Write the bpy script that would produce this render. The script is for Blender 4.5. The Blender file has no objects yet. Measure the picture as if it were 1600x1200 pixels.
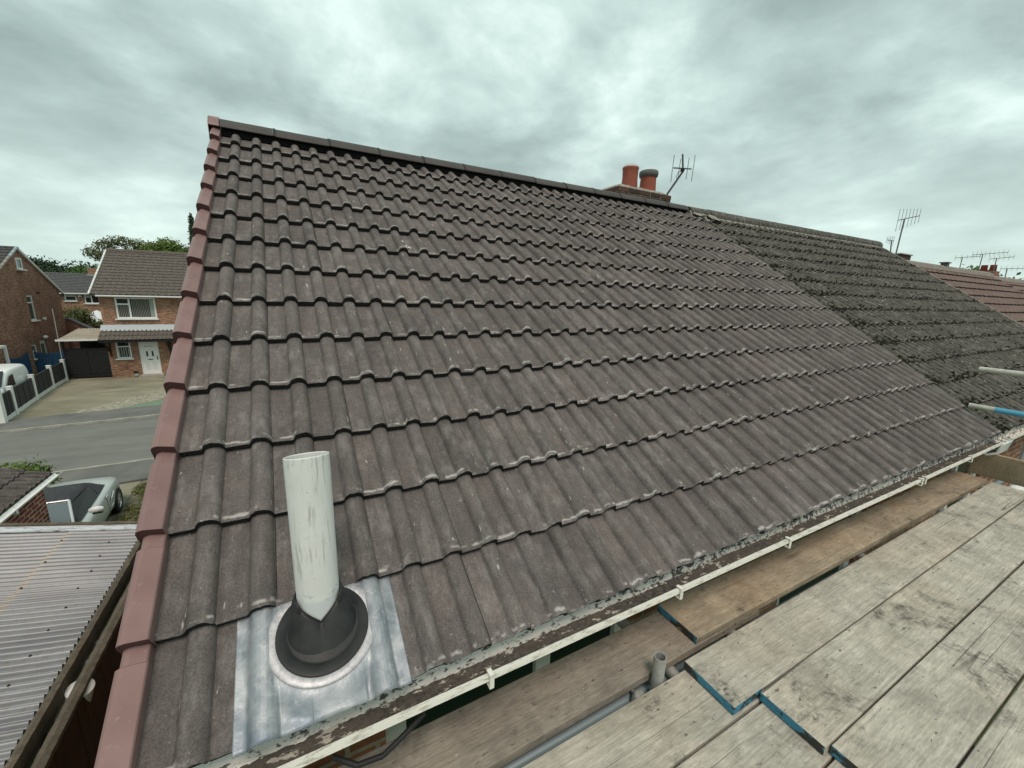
import bpy, bmesh, math, random
import numpy as np
from mathutils import Matrix, Vector
random.seed(7); np.random.seed(7)
R = math.radians
scene = bpy.context.scene
COL = scene.collection

# ------------------------------------------------------------------ camera
cd = bpy.data.cameras.new('camera'); cam = bpy.data.objects.new('camera', cd); COL.objects.link(cam)
RC = ((0.88091983, -0.47235004, 0.02942251), (-0.0776243, -0.20553487, -0.97556644), (0.46685621, 0.85711193, -0.21772558))
r0, r1, r2 = [Vector(v) for v in RC]
m = Matrix((( r0.x, -r1.x, -r2.x), (r0.y, -r1.y, -r2.y), (r0.z, -r1.z, -r2.z))).to_4x4()
m.translation = Vector((0.28925, -4.65077, 5.75954))
cam.matrix_world = m
cd.sensor_width = 36.0; cd.lens = 36.0 * 637.287 / 1600.0
cd.clip_start = 0.05; cd.clip_end = 3000
scene.camera = cam
scene.render.resolution_x = 1024; scene.render.resolution_y = 768

# ------------------------------------------------------------------ node helpers
def nd(nt, typ, ins=None, **props):
    n = nt.nodes.new(typ)
    for k, v in props.items(): setattr(n, k, v)
    for k, v in (ins or {}).items():
        if isinstance(v, bpy.types.NodeSocket): nt.links.new(v, n.inputs[k])
        else: n.inputs[k].default_value = v
    return n
def c4(c): return (c[0], c[1], c[2], 1.0)
class NT:
    def __init__(s, nt): s.nt = nt
    def coord(s, which='Object'): return nd(s.nt, 'ShaderNodeTexCoord').outputs[which]
    def rnd(s): return nd(s.nt, 'ShaderNodeObjectInfo').outputs['Random']
    def vm(s, op, a, b): return nd(s.nt, 'ShaderNodeVectorMath', {0: a, 1: b}, operation=op).outputs[0]
    def scale(s, v, xyz): return s.vm('MULTIPLY', v, xyz)
    def sep(s, v): return nd(s.nt, 'ShaderNodeSeparateXYZ', {0: v}).outputs
    def comb(s, x, y, z): return nd(s.nt, 'ShaderNodeCombineXYZ', {0: x, 1: y, 2: z}).outputs[0]
    def m(s, op, a, b=0.0, clamp=False): return nd(s.nt, 'ShaderNodeMath', {0: a, 1: b}, operation=op, use_clamp=clamp).outputs[0]
    def noise(s, v, sc, det=4.0, ro=0.55, dist=0.0):
        return nd(s.nt, 'ShaderNodeTexNoise', {'Vector': v, 'Scale': sc, 'Detail': det, 'Roughness': ro, 'Distortion': dist}).outputs[0]
    def vor(s, v, sc, feature='F1'):
        return nd(s.nt, 'ShaderNodeTexVoronoi', {'Vector': v, 'Scale': sc}, feature=feature).outputs['Distance']
    def rng(s, v, a, b, c=0.0, d=1.0):
        return nd(s.nt, 'ShaderNodeMapRange', {0: v, 1: a, 2: b, 3: c, 4: d}).outputs[0]
    def mix(s, f, a, b, blend='MIX'):
        a = c4(a) if isinstance(a, tuple) and len(a) == 3 else a
        b = c4(b) if isinstance(b, tuple) and len(b) == 3 else b
        return nd(s.nt, 'ShaderNodeMix', {0: f, 6: a, 7: b}, data_type='RGBA', blend_type=blend).outputs[2]
    def mul(s, col, f): # multiply colour by scalar socket
        return s.mix(1.0, col, s.comb(f, f, f), 'MULTIPLY')
    def bump(s, h, st=0.5, d=0.01, nrm=None):
        ins = {'Height': h, 'Strength': st, 'Distance': d}
        if nrm: ins['Normal'] = nrm
        return nd(s.nt, 'ShaderNodeBump', ins).outputs[0]
def mat(name, build=None, col=(.5, .5, .5), rough=.6, metal=0.0, spec=0.4):
    mt = bpy.data.materials.new(name); mt.use_nodes = True
    nt = mt.node_tree; b = nt.nodes['Principled BSDF']
    b.inputs['Base Color'].default_value = c4(col); b.inputs['Roughness'].default_value = rough
    b.inputs['Metallic'].default_value = metal; b.inputs['Specular IOR Level'].default_value = spec
    if build:
        o = build(NT(nt))
        for k, v in o.items():
            if isinstance(v, bpy.types.NodeSocket): nt.links.new(v, b.inputs[k])
            else: b.inputs[k].default_value = v
    return mt

# ------------------------------------------------------------------ world and sun (overcast)
SUN_EL, SUN_AZ = R(60), R(192)      # azimuth clockwise from +Y
w = bpy.data.worlds.new('World'); scene.world = w; w.use_nodes = True
wn = NT(w.node_tree); nt = w.node_tree
for n in list(nt.nodes): nt.nodes.remove(n)
d = wn.coord('Generated'); sx, sy, sz = wn.sep(d)[:]
zc = wn.m('ADD', wn.m('MAXIMUM', sz, 0.0), 0.26)
pl = wn.comb(wn.m('DIVIDE', sx, zc), wn.m('DIVIDE', sy, zc), wn.m('MULTIPLY', sz, 0.6))
n1 = wn.noise(wn.vm('ADD', pl, (3.1, 7.7, 0.0)), 1.35, 9.0, 0.56, 0.25)
n2 = wn.noise(wn.vm('ADD', pl, (11.3, 2.2, 4.0)), 4.2, 7.0, 0.55, 0.2)
n3 = wn.noise(wn.vm('ADD', pl, (5.0, 1.0, 9.0)), 0.45, 3.0, 0.5, 0.0)
den = wn.m('ADD', wn.m('ADD', wn.m('MULTIPLY', n1, 0.66), wn.m('MULTIPLY', n2, 0.22)), wn.m('MULTIPLY', n3, 0.16))
rampn = nd(nt, 'ShaderNodeValToRGB', {0: den}); cr = rampn.color_ramp
cr.elements[0].position = 0.385; cr.elements[0].color = (0.66, 0.795, 0.75, 1)
cr.elements[1].position = 0.64; cr.elements[1].color = (0.25, 0.33, 0.315, 1)
e = cr.elements.new(0.44); e.color = (0.52, 0.645, 0.61, 1)
e = cr.elements.new(0.495); e.color = (0.415, 0.525, 0.50, 1)
e = cr.elements.new(0.56); e.color = (0.325, 0.42, 0.40, 1)
hz = wn.rng(sz, 0.0, 0.32, 0.66, 0.0)
cl = wn.mix(hz, rampn.outputs[0], (0.64, 0.77, 0.725))
sky = nd(nt, 'ShaderNodeTexSky', sky_type='NISHITA', sun_disc=False, sun_elevation=SUN_EL, sun_rotation=SUN_AZ, air_density=1.2, dust_density=4.0)
b1 = nd(nt, 'ShaderNodeBackground', {'Color': sky.outputs[0], 'Strength': 0.08})
b2 = nd(nt, 'ShaderNodeBackground', {'Color': cl, 'Strength': 1.0})
mx = nd(nt, 'ShaderNodeMixShader', {0: 0.95, 1: b1.outputs[0], 2: b2.outputs[0]})
wo = nd(nt, 'ShaderNodeOutputWorld', {0: mx.outputs[0]})
sd = bpy.data.lights.new('sun', 'SUN'); sun = bpy.data.objects.new('sun', sd); COL.objects.link(sun)
sd.energy = 1.5; sd.angle = R(18); sd.color = (1.0, 0.84, 0.755)
sdir = Vector((math.sin(SUN_AZ) * math.cos(SUN_EL), math.cos(SUN_AZ) * math.cos(SUN_EL), math.sin(SUN_EL)))
sun.rotation_euler = (-sdir).to_track_quat('-Z', 'Y').to_euler(); sun.location = sdir * 60
vs = scene.view_settings; vs.view_transform = 'Standard'; vs.look = 'None'; vs.exposure = 0.42; vs.gamma = 1.0; vs.use_curve_mapping = False

# ------------------------------------------------------------------ mesh helpers
class MB:
    def __init__(s): s.v = []; s.f = []; s.mi = []; s.sm = []
    def add(s, vs, fs, m=0, smooth=False):
        b = len(s.v); s.v += [tuple(p) for p in vs]
        for f in fs: s.f.append(tuple(i + b for i in f)); s.mi.append(m); s.sm.append(smooth)
        return s
    def box(s, x0, x1, y0, y1, z0, z1, m=0):
        return s.add([(x0,y0,z0),(x1,y0,z0),(x1,y1,z0),(x0,y1,z0),(x0,y0,z1),(x1,y0,z1),(x1,y1,z1),(x0,y1,z1)],
            [(0,3,2,1),(4,5,6,7),(0,1,5,4),(1,2,6,5),(2,3,7,6),(3,0,4,7)], m)
    def quad(s, a, b, c, d, m=0): return s.add([a, b, c, d], [(0, 1, 2, 3)], m)
    def tube(s, p0, p1, r, n=10, m=0, r1=None, caps=True):
        p0, p1 = Vector(p0), Vector(p1); d = (p1 - p0).normalized()
        a = d.orthogonal().normalized(); b = d.cross(a); r1 = r if r1 is None else r1
        vs = [p0 + (a*math.cos(t) + b*math.sin(t))*r for t in [2*math.pi*i/n for i in range(n)]]
        vs += [p1 + (a*math.cos(t) + b*math.sin(t))*r1 for t in [2*math.pi*i/n for i in range(n)]]
        s.add(vs, [(i, (i+1) % n, n + (i+1) % n, n + i) for i in range(n)], m, True)
        if caps: s.add(vs, [tuple(range(n-1, -1, -1)), tuple(range(n, 2*n))], m)
        return s
    def path(s, pts, r, n=6, m=0):
        for a, b in zip(pts, pts[1:]): s.tube(a, b, r, n, m)
        return s
    def prism(s, poly, a0, a1, axis='x', m=0, smooth=False, caps=True):
        n = len(poly)
        def P(u, v, a): return {'x': (a, u, v), 'y': (u, a, v), 'z': (u, v, a)}[axis]
        vs = [P(u, v, a0) for u, v in poly] + [P(u, v, a1) for u, v in poly]
        s.add(vs, [(i, (i+1) % n, n + (i+1) % n, n + i) for i in range(n)], m, smooth)
        if caps: s.add(vs, [tuple(range(n-1, -1, -1)), tuple(range(n, 2*n))], m)
        return s
    def lathe(s, prof, n=24, m=0, c=(0, 0, 0), smooth=True):
        vs = []
        for r, z in prof:
            vs += [(c[0] + r*math.cos(2*math.pi*i/n), c[1] + r*math.sin(2*math.pi*i/n), c[2] + z) for i in range(n)]
        fs = [(k*n+i, k*n+(i+1) % n, (k+1)*n+(i+1) % n, (k+1)*n+i) for k in range(len(prof)-1) for i in range(n)]
        return s.add(vs, fs, m, smooth)
    def grid(s, rows, m=0, smooth=True):
        nc = len(rows[0]); vs = [p for r in rows for p in r]
        return s.add(vs, [(j*nc+i, j*nc+i+1, (j+1)*nc+i+1, (j+1)*nc+i) for j in range(len(rows)-1) for i in range(nc-1)], m, smooth)
    def mesh(s, name, mats):
        me = bpy.data.meshes.new(name); me.from_pydata(s.v, [], s.f)
        for mm in (mats if isinstance(mats, (list, tuple)) else [mats]): me.materials.append(mm)
        me.polygons.foreach_set('material_index', s.mi); me.polygons.foreach_set('use_smooth', s.sm); me.update()
        return me
    def build(s, name, mats, parent=None, bevel=0.0, fix=False):
        me = s.mesh(name, mats)
        if fix or bevel:
            bm = bmesh.new(); bm.from_mesh(me); bmesh.ops.remove_doubles(bm, verts=bm.verts, dist=1e-5)
            bmesh.ops.recalc_face_normals(bm, faces=bm.faces); bm.to_mesh(me); bm.free()
        o = link(name, me, parent)
        if bevel:
            mo = o.modifiers.new('bevel', 'BEVEL'); mo.width = bevel; mo.segments = 2; mo.limit_method = 'ANGLE'; mo.angle_limit = R(50)
        return o
def link(name, me, parent=None, loc=None, rot=None):
    o = bpy.data.objects.new(name, me); COL.objects.link(o)
    if parent is not None: o.parent = parent
    if loc is not None: o.location = loc
    if rot is not None: o.rotation_euler = rot
    return o
def tag(o, label, cat, group=None):
    o['label'] = label; o['category'] = cat
    if group: o['group'] = group
    return o
def thing(name, label, cat, loc=(0, 0, 0), rz=0.0, group=None):
    return tag(link(name, None, None, loc, (0, 0, rz)), label, cat, group)
def struct(o): o['kind'] = 'structure'; return o
def stuff(o): o['kind'] = 'stuff'; return o
def lin(r, g, b):
    f = lambda c: (c/255/12.92) if c/255 <= .04045 else ((c/255+.055)/1.055)**2.4
    return (f(r), f(g), f(b))

# ------------------------------------------------------------------ materials
def tile_mat(name, ca, cb, warm, scuff=1.0, moss=0.0, mosscol=(.035, .036, .022), pale=(.42, .40, .38)):
    def b(N):
        o = N.coord(); r = N.rnd(); v = N.vm('ADD', o, N.comb(N.m('MULTIPLY', r, 37.0), N.m('MULTIPLY', r, 91.0), 0.0))
        x, y, z = N.sep(o)[:]
        c = N.mix(N.rng(N.noise(v, 7.0, 3.0), .3, .7), ca, cb)
        c = N.mix(N.rng(N.noise(v, 2.3, 2.0), .52, .75, 0, .5), c, warm)
        rr = N.m('FRACT', N.m('MULTIPLY', r, 7.31)); c = N.mul(c, N.rng(rr, 0, 1, .89, 1.11))
        g = N.noise(v, 190.0, 3.0, .75); c = N.mul(c, N.rng(g, .3, .7, .62, 1.38))
        g2 = N.noise(v, 26.0, 5.0, .65); c = N.mul(c, N.rng(g2, .3, .7, .86, 1.14))
        vx = N.scale(v, (9.0, 1.3, 1.0)); c = N.mul(c, N.rng(N.noise(vx, 4.0, 5.0, .65), .35, .65, .89, 1.12))
        dust = N.m('MULTIPLY', N.rng(N.noise(N.scale(v, (1.6, .6, 1.)), 10.0, 7.0, .74), .50, .78), .42)
        pk = N.rng(N.noise(N.vm('ADD', v, (3., 8., 2.)), 75.0, 2.0, .5), .715, .745); dust = N.m('MAXIMUM', dust, N.m('MULTIPLY', pk, .5*min(1.0, scuff+.15)))
        c = N.mix(dust, c, pale)
        # white lime bloom along the nose and odd scrapes
        ny = N.m('ADD', y, N.m('MULTIPLY', N.m('SUBTRACT', N.noise(v, 24.0, 3.0), .5), .030))
        band = N.m('MULTIPLY', N.rng(ny, .008, .013, 0, 1), N.rng(ny, .016, .024, 1, 0))
        nn = N.noise(N.scale(v, (1.0, .5, 1.0)), 9.0, 3.0, .6)
        c = N.mix(N.m('MULTIPLY', N.m('MULTIPLY', band, N.rng(nn, .50, .56)), .62*scuff), c, (.58, .565, .54))
        edge = N.m('MULTIPLY', N.rng(ny, .003, .008, 1, 0), N.rng(N.noise(v, 13.0, 3.0), .50, .62))
        c = N.mix(N.m('MULTIPLY', edge, .30*scuff), c, (.42, .405, .38))
        smu = N.m('MULTIPLY', N.rng(y, .02, .11, 1, 0), N.rng(N.noise(v, 19.0, 4.0, .65), .60, .72)); c = N.mix(N.m('MULTIPLY', smu, .4*scuff), c, (.44, .43, .41))
        scr = N.rng(N.noise(N.scale(v, (1.0, .22, 1.0)), 60.0, 2.0, .5), .725, .75)
        c = N.mix(N.m('MULTIPLY', scr, .6*scuff), c, (.55, .53, .50))
        out = {'Roughness': .78}
        if moss:
            mm = N.rng(N.noise(v, 22.0, 5.0, .7), .62-.16*moss, .70-.1*moss); c = N.mix(N.m('MULTIPLY', mm, .9), c, mosscol)
            li = N.rng(N.noise(N.vm('ADD', v, (5., 5., 5.)), 34.0, 2.0, .5), .70, .74); c = N.mix(N.m('MULTIPLY', li, .7), c, (.36, .36, .31))
        h = N.m('ADD', N.m('MULTIPLY', g, .5), g2)
        out['Normal'] = N.bump(h, .55, .004 if not moss else .012)
        out['Base Color'] = c
        return out
    return mat(name, b, spec=.3)
M = {}
M['tile'] = tile_mat('concrete_tile_brown', (.128, .112, .104), (.104, .093, .089), (.158, .128, .115))
M['tile_old'] = tile_mat('concrete_tile_weathered', (.105, .098, .085), (.072, .069, .061), (.125, .115, .093), .3, .8)
M['tile_garage'] = tile_mat('concrete_tile_garage', (.105, .092, .085), (.085, .077, .072), (.12, .10, .085), .2, .35)
M['tile_far'] = tile_mat('concrete_tile_far', (.115, .098, .082), (.088, .076, .066), (.13, .105, .085), .1)
M['tile_back'] = tile_mat('concrete_tile_slate', (.075, .076, .078), (.055, .057, .06), (.09, .088, .085), .1)
M['tile_red'] = tile_mat('concrete_tile_red', (.150, .093, .076), (.125, .08, .066), (.165, .105, .085), .1)
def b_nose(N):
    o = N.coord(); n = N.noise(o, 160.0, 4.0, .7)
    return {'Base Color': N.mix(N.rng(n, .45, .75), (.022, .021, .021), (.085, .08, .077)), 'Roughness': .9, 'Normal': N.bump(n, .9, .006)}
M['nose'] = mat('tile_cut_edge_shaded', b_nose, spec=.2)  # dark rough cut edge, with the shade on the noses put into its colour
def b_verge(N):
    o = N.coord(); n = N.noise(o, 45.0, 5.0, .65); s = N.noise(N.scale(o, (6., 1., 1.)), 12.0, 4.0, .6); k = N.noise(o, 9.0, 3.0)
    r = N.rnd(); c = N.mix(N.rng(k, .3, .7), (.205, .122, .113), (.248, .155, .144)); c = N.mul(c, N.rng(r, 0, 1, .93, 1.06))
    c = N.mix(N.m('MULTIPLY', N.rng(n, .62, .72), .35), c, (.48, .40, .39)); c = N.mix(N.m('MULTIPLY', N.rng(s, .60, .75), .25), c, (.22, .14, .135))
    return {'Base Color': c, 'Roughness': .42, 'Normal': N.bump(n, .12, .002)}
M['verge'] = mat('verge_plastic', b_verge, spec=.4)
M['verge_shade'] = mat('verge_plastic_shaded', None, (.10, .045, .045), .6)  # same verge plastic, darkened to paint in the shade on the cap noses
def b_ridge(N):
    o = N.coord(); n = N.noise(N.scale(o, (.4, 3., 3.)), 12.0, 5.0, .7); r = N.rnd()
    c = N.mix(N.rng(n, .35, .75), (.050, .045, .042), (.088, .08, .075)); sc = N.rng(N.noise(N.scale(o, (.15, 4., 4.)), 22.0, 3.0), .66, .72)
    return {'Base Color': N.mix(N.m('MULTIPLY', sc, .4), N.mul(c, N.rng(r, 0, 1, .85, 1.15)), (.28, .27, .26)), 'Roughness': .55}
M['ridge'] = mat('ridge_concrete', b_ridge, spec=.25)
M['black'] = mat('black_plastic', None, (.012, .012, .013), .6)
def b_mortar(N):
    o = N.coord(); n = N.noise(o, 18.0, 6.0, .7)
    return {'Base Color': N.mix(N.rng(n, .35, .7), (.16, .15, .125), (.44, .415, .36)), 'Roughness': .95, 'Normal': N.bump(n, .8, .02)}
M['mortar'] = mat('mortar', b_mortar)
def b_moss(N):
    o = N.coord(); n = N.noise(o, 40.0, 4.0, .7)
    return {'Base Color': N.mix(N.rng(n, .35, .65), (.010, .010, .008), (.038, .037, .026)), 'Roughness': 1.0, 'Normal': N.bump(n, .8, .01)}
M['moss'] = mat('moss', b_moss, spec=.1)
def b_lead(N):
    o = N.coord(); n = N.noise(o, 14.0, 6.0, .65, .6); p = N.noise(o, 42.0, 5.0, .7, .8); q = N.noise(o, 6.0, 3.0, .5, .5)
    c = N.mix(N.rng(n, .32, .68), (.19, .22, .25), (.42, .445, .46)); c = N.mix(N.m('MULTIPLY', N.rng(p, .54, .70), .45), c, (.62, .62, .60))
    c = N.mix(N.m('MULTIPLY', N.rng(q, .50, .64), .75), c, (.155, .195, .24))
    return {'Base Color': c, 'Roughness': N.rng(p, .3, .7, .38, .62), 'Metallic': .35, 'Normal': N.bump(N.m('ADD', n, N.m('MULTIPLY', p, .3)), .35, .006)}
M['lead'] = mat('lead_sheet', b_lead, spec=.5)
def b_alu(N):
    o = N.coord(); p = N.noise(o, 60.0, 5.0, .7)
    return {'Base Color': N.mix(N.rng(p, .35, .7), (.36, .36, .375), (.58, .575, .585)), 'Roughness': .45, 'Metallic': .3, 'Normal': N.bump(p, .2, .003)}
M['alu'] = mat('lead_ring', b_alu)
def b_rub(N):
    o = N.coord(); n = N.noise(o, 15.0, 5.0, .65); 
    return {'Base Color': N.mix(N.rng(n, .35, .75), (.010, .011, .011), (.034, .036, .035)), 'Roughness': N.rng(n, .3, .7, .45, .7)}
M['rubber'] = mat('rubber', b_rub)
def b_pipe(N):
    o = N.coord(); x, y, z = N.sep(o)[:]
    st = N.noise(N.scale(o, (1., 1., .10)), 75.0, 4.0, .65); bl = N.noise(o, 13.0, 3.0); sp = N.noise(N.scale(o, (1., 1., .5)), 150.0, 3.0, .6)
    top = N.rng(z, 4.868, 4.880)                       # grime stops where the pipe sat in its old collar
    c = N.mix(N.rng(bl, .3, .7), (.70, .71, .69), (.77, .785, .765))
    dirt = N.m('MULTIPLY', N.m('MULTIPLY', N.rng(st, .54, .66), N.rng(bl, .36, .58)), .62)
    c2 = N.mix(dirt, c, (.30, .30, .25)); c2 = N.mix(N.m('MULTIPLY', N.rng(sp, .66, .72), .5), c2, (.20, .20, .17))
    mark = N.m('MULTIPLY', N.rng(z, 4.885, 4.90, 1, 0), N.rng(N.noise(N.scale(o, (1., 1., 2.)), 40.0, 2.0), .60, .66))
    c2 = N.mix(N.m('MULTIPLY', mark, .7), c2, (.16, .15, .12))
    return {'Base Color': N.mix(top, (.62, .65, .66), c2), 'Roughness': .42}
M['pipe'] = mat('pipe_plastic', b_pipe, spec=.45)
def b_gut(N):
    o = N.coord(); n = N.noise(N.scale(o, (.6, 1., 1.)), 58.0, 5.0, .72); q = N.noise(N.scale(o, (.25, 1., 1.)), 5.0, 4.0, .6); p = N.noise(o, 210.0, 3.0, .7); x, y, z = N.sep(o)[:]
    c = N.mix(N.rng(q, .35, .7), (.80, .785, .70), (.86, .85, .79)); amt = N.rng(x, .5, 2.2, -.03, .045)
    c = N.mix(N.m('MULTIPLY', N.rng(N.m('ADD', N.m('ADD', n, amt), N.m('MULTIPLY', q, .25)), .655, .715), .93), c, (.035, .033, .03))
    c = N.mix(N.m('MULTIPLY', N.rng(p, .60, .68), .3), c, (.34, .32, .26))
    return {'Base Color': c, 'Roughness': .6}
M['gutter'] = mat('gutter_plastic_soiled', b_gut)
def b_lip(N):
    o = N.coord(); n = N.noise(N.scale(o, (.3, 1., 1.)), 60.0, 4.0, .7)
    return {'Base Color': N.mix(N.m('MULTIPLY', N.rng(n, .50, .66), .7), (.78, .77, .69), (.30, .28, .22)), 'Roughness': .4}
M['lip'] = mat('gutter_plastic_lip', b_lip)
def b_silt(N):
    o = N.coord(); n = N.noise(o, 60.0, 6.0, .7); p = N.noise(N.scale(o, (.45, 1., 1.)), 34.0, 5.0, .7); q = N.noise(o, 2.2, 2.0)
    c = N.mix(N.rng(n, .35, .7), (.05, .047, .042), (.17, .16, .14)); c = N.mix(N.rng(q, .4, .6, 0, .6), c, (.135, .12, .10))
    c = N.mix(N.m('MULTIPLY', N.rng(N.m('ADD', p, N.m('MULTIPLY', q, .22)), .69, .725), .9), c, (.60, .58, .50))
    return {'Base Color': c, 'Roughness': 1.0, 'Normal': N.bump(n, 1.0, .008)}
M['silt'] = mat('gutter_silt', b_silt, spec=.1)
M['upvc'] = mat('white_upvc', None, (.78, .79, .77), .35)
def b_upvc(N):
    o = N.coord(); n = N.noise(o, 5.0, 4.0, .6)
    return {'Base Color': N.mix(N.m('MULTIPLY', N.rng(n, .5, .75), .35), (.76, .775, .755), (.52, .52, .47)), 'Roughness': .4}
M['white'] = mat('white_paint_aged', b_upvc)
def glass_mat(name, c, r=.06): return mat(name, None, c, r, 0.0, .8)
M['glass'] = glass_mat('window_glass_dark', (.018, .022, .022))
M['glass_garden'] = mat('window_glass_garden_reflection', None, (.008, .028, .018), .45, 0, .25)  # dark green reflection of the garden put into the pane colour
def wood_mat(name, ca, cb, stain, crack=.8, ground=.5, warmth=(.30, .20, .12), wf=.3):
    def b(N):
        o = N.coord(); r = N.rnd(); v = N.vm('ADD', o, N.comb(N.m('MULTIPLY', r, 31.0), N.m('MULTIPLY', r, 17.0), N.m('MULTIPLY', r, 9.)))
        g = N.noise(N.scale(v, (.9, 22., 22.)), 3.2, 7.0, .62, .7)
        c = N.mix(N.rng(g, .30, .70), ca, cb)
        wmk = N.noise(v, 1.7, 3.0, .5); c = N.mix(N.rng(wmk, .48, .70, 0, wf), c, warmth)
        f = N.noise(N.scale(v, (5., 45., 45.)), 4.0, 4.0, .65); c = N.mul(c, N.rng(f, .3, .7, .76, 1.2))
        bl = N.noise(v, 5.5, 6.0, .68, .4); c = N.mul(c, N.rng(bl, .3, .7, .70, 1.24))
        sp = N.noise(N.scale(v, (.45, 1., 1.)), 52.0, 3.0, .6); c = N.mix(N.m('MULTIPLY', N.rng(sp, .665, .70), .75), c, (.07, .062, .05))
        st = N.m('MULTIPLY', N.rng(N.noise(v, 3.6, 7.0, .74, .3), .545, .66), stain); st2 = N.m('MULTIPLY', st, N.rng(N.noise(v, 40.0, 4.0, .7), .35, .60))
        c = N.mix(st2, c, (.085, .080, .072))
        lm = N.rng(N.noise(v, 90.0, 2.0, .5), .745, .765); c = N.mix(N.m('MULTIPLY', lm, .6), c, (.60, .59, .54))
        ck = N.m('ABSOLUTE', N.m('SUBTRACT', N.noise(N.scale(v, (.07, 4.2, 4.2)), 1.7, 2.0, .5, .05), .5))
        kn_ = N.vor(N.scale(v, (1.1, 3.6, 3.6)), 1.25); kr = N.rng(kn_, .045, .085, 1, 0); c = N.mix(N.m('MULTIPLY', kr, .35), c, (.13, .095, .06))
        cm = N.m('MULTIPLY', N.rng(ck, .002*ground, .008*ground, 1, 0), N.rng(N.noise(v, .9, 1.0), .44, .54)); c = N.mix(N.m('MULTIPLY', cm, crack), c, (.045, .04, .033))
        h = N.m('SUBTRACT', N.m('ADD', N.m('MULTIPLY', g, .7), N.m('MULTIPLY', f, .5)), cm)
        return {'Base Color': c, 'Roughness': .85, 'Normal': N.bump(h, .5, .004)}
    return mat(name, b, spec=.25)
M['plank'] = wood_mat('scaffold_wood_pale', (.345, .322, .268), (.50, .475, .405), 1.0, .85, wf=.25, warmth=(.42, .34, .24))
M['plank_brown'] = wood_mat('scaffold_wood_tan', (.30, .245, .175), (.41, .345, .255), .85, .5, wf=.6, warmth=(.36, .25, .155))
M['plank_grey'] = wood_mat('scaffold_wood_grey', (.235, .208, .170), (.325, .292, .242), .75, 1.0, 1.1, wf=.3)
M['plank_toe'] = wood_mat('toe_board_wood', (.25, .20, .135), (.36, .29, .20), .7, .5, wf=.4)
M['timber_old'] = wood_mat('timber_mossy', (.10, .085, .065), (.17, .145, .11), .9, .5, wf=.3, warmth=(.10, .085, .045))
M['timber_red'] = wood_mat('timber_stained_red', (.042, .017, .010), (.070, .028, .015), .5, .5, wf=.5, warmth=(.085, .034, .016))
def b_blue(N):
    o = N.coord(); r = N.rnd(); v = N.vm('ADD', o, N.comb(N.m('MULTIPLY', r, 31.0), 0.0, 0.0)); n = N.noise(N.scale(v, (1., .7, 1.)), 11.0, 5.0, .7)
    n2 = N.noise(v, 90.0, 4.0, .7); c = N.mix(N.rng(n2, .4, .65), (.035, .17, .26), (.06, .24, .33))
    c = N.mix(N.rng(n, .49, .53), c, (.035, .034, .032)); c = N.mix(N.rng(N.noise(v, 7.0, 4.0, .6), .62, .66), c, (.24, .17, .11))
    return {'Base Color': c, 'Roughness': .7, 'Normal': N.bump(n2, .4, .003)}
M['blue'] = mat('worn_blue_paint', b_blue)
def b_steel(N):
    o = N.coord(); n = N.noise(o, 22.0, 5.0, .7); s = N.noise(N.scale(o, (1., 1., .2)), 60.0, 3.0, .6)
    c = N.mix(N.rng(n, .3, .7), (.33, .335, .32), (.52, .525, .50)); c = N.mix(N.m('MULTIPLY', N.rng(s, .6, .75), .5), c, (.20, .185, .15))
    return {'Base Color': c, 'Roughness': .5, 'Metallic': .35, 'Normal': N.bump(n, .2, .003)}
M['steel'] = mat('galvanised_steel', b_steel)
M['tube_blue'] = mat('blue_tube_paint', b_blue and None, (.10, .36, .52), .5)
M['steel_pale'] = mat('steel_pale', lambda N: {'Base Color': N.mix(N.rng(N.noise(N.coord(), 16.0, 5.0, .7), .35, .7), (.40, .40, .34), (.60, .60, .53)), 'Roughness': .55})
M['steel_blue'] = mat('steel_bluegrey', None, (.26, .33, .35), .45, .3)
def brick_mat(name, c1, c2, mort, bw=.225, bh=.075, ms=.010):
    def b(N):
        o = N.coord(); x, y, z = N.sep(o)[:]; v = N.comb(N.m('ADD', x, y), z, 0.0)
        bt = nd(N.nt, 'ShaderNodeTexBrick', {'Vector': v, 'Color1': c4(c1), 'Color2': c4(c2), 'Mortar': c4(mort), 'Scale': 1.0, 'Mortar Size': ms, 'Mortar Smooth': .1, 'Bias': 0.0, 'Brick Width': bw, 'Row Height': bh})
        n = N.noise(o, 1.3, 5.0, .65); f = N.noise(o, 30.0, 4.0, .7); c = N.mul(bt.outputs[0], N.rng(n, .3, .7, .72, 1.22)); c = N.mul(c, N.rng(f, .3, .7, .8, 1.2))
        bb = N.noise(N.vm('MULTIPLY', v, (1/bw*.5, 1/bh*.5, 1.0)), 2.0, 0.0); c = N.mul(c, N.rng(bb, .3, .7, .75, 1.25))
        return {'Base Color': c, 'Roughness': .9, 'Normal': N.bump(N.m('SUBTRACT', N.m('MULTIPLY', f, .3), bt.outputs[1]), .8, .006)}
    return mat(name, b, spec=.2)
M['brick'] = brick_mat('brick_brown_red', (.225, .088, .05), (.36, .165, .09), (.34, .30, .24))
M['brick_gable'] = brick_mat('brick_brown', (.25, .108, .07), (.33, .155, .10), (.28, .235, .19))
M['brick_red'] = brick_mat('brick_red', (.19, .045, .032), (.24, .062, .042), (.42, .34, .28), ms=.012)
M['brick_pink'] = brick_mat('brick_pink', (.27, .115, .085), (.31, .135, .10), (.28, .2, .17))
def b_chbrick(N):
    o = N.coord(); r = N.rnd(); n = N.noise(o, 30.0, 5.0, .7)
    c = N.mix(r, (.06, .042, .034), (.13, .075, .055)); c = N.mix(N.m('MULTIPLY', N.rng(n, .5, .65), .6), c, (.06, .055, .05))
    return {'Base Color': c, 'Roughness': .95, 'Normal': N.bump(n, .7, .01)}
M['chbrick'] = mat('chimney_brick_sooty', b_chbrick, spec=.2)
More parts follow.
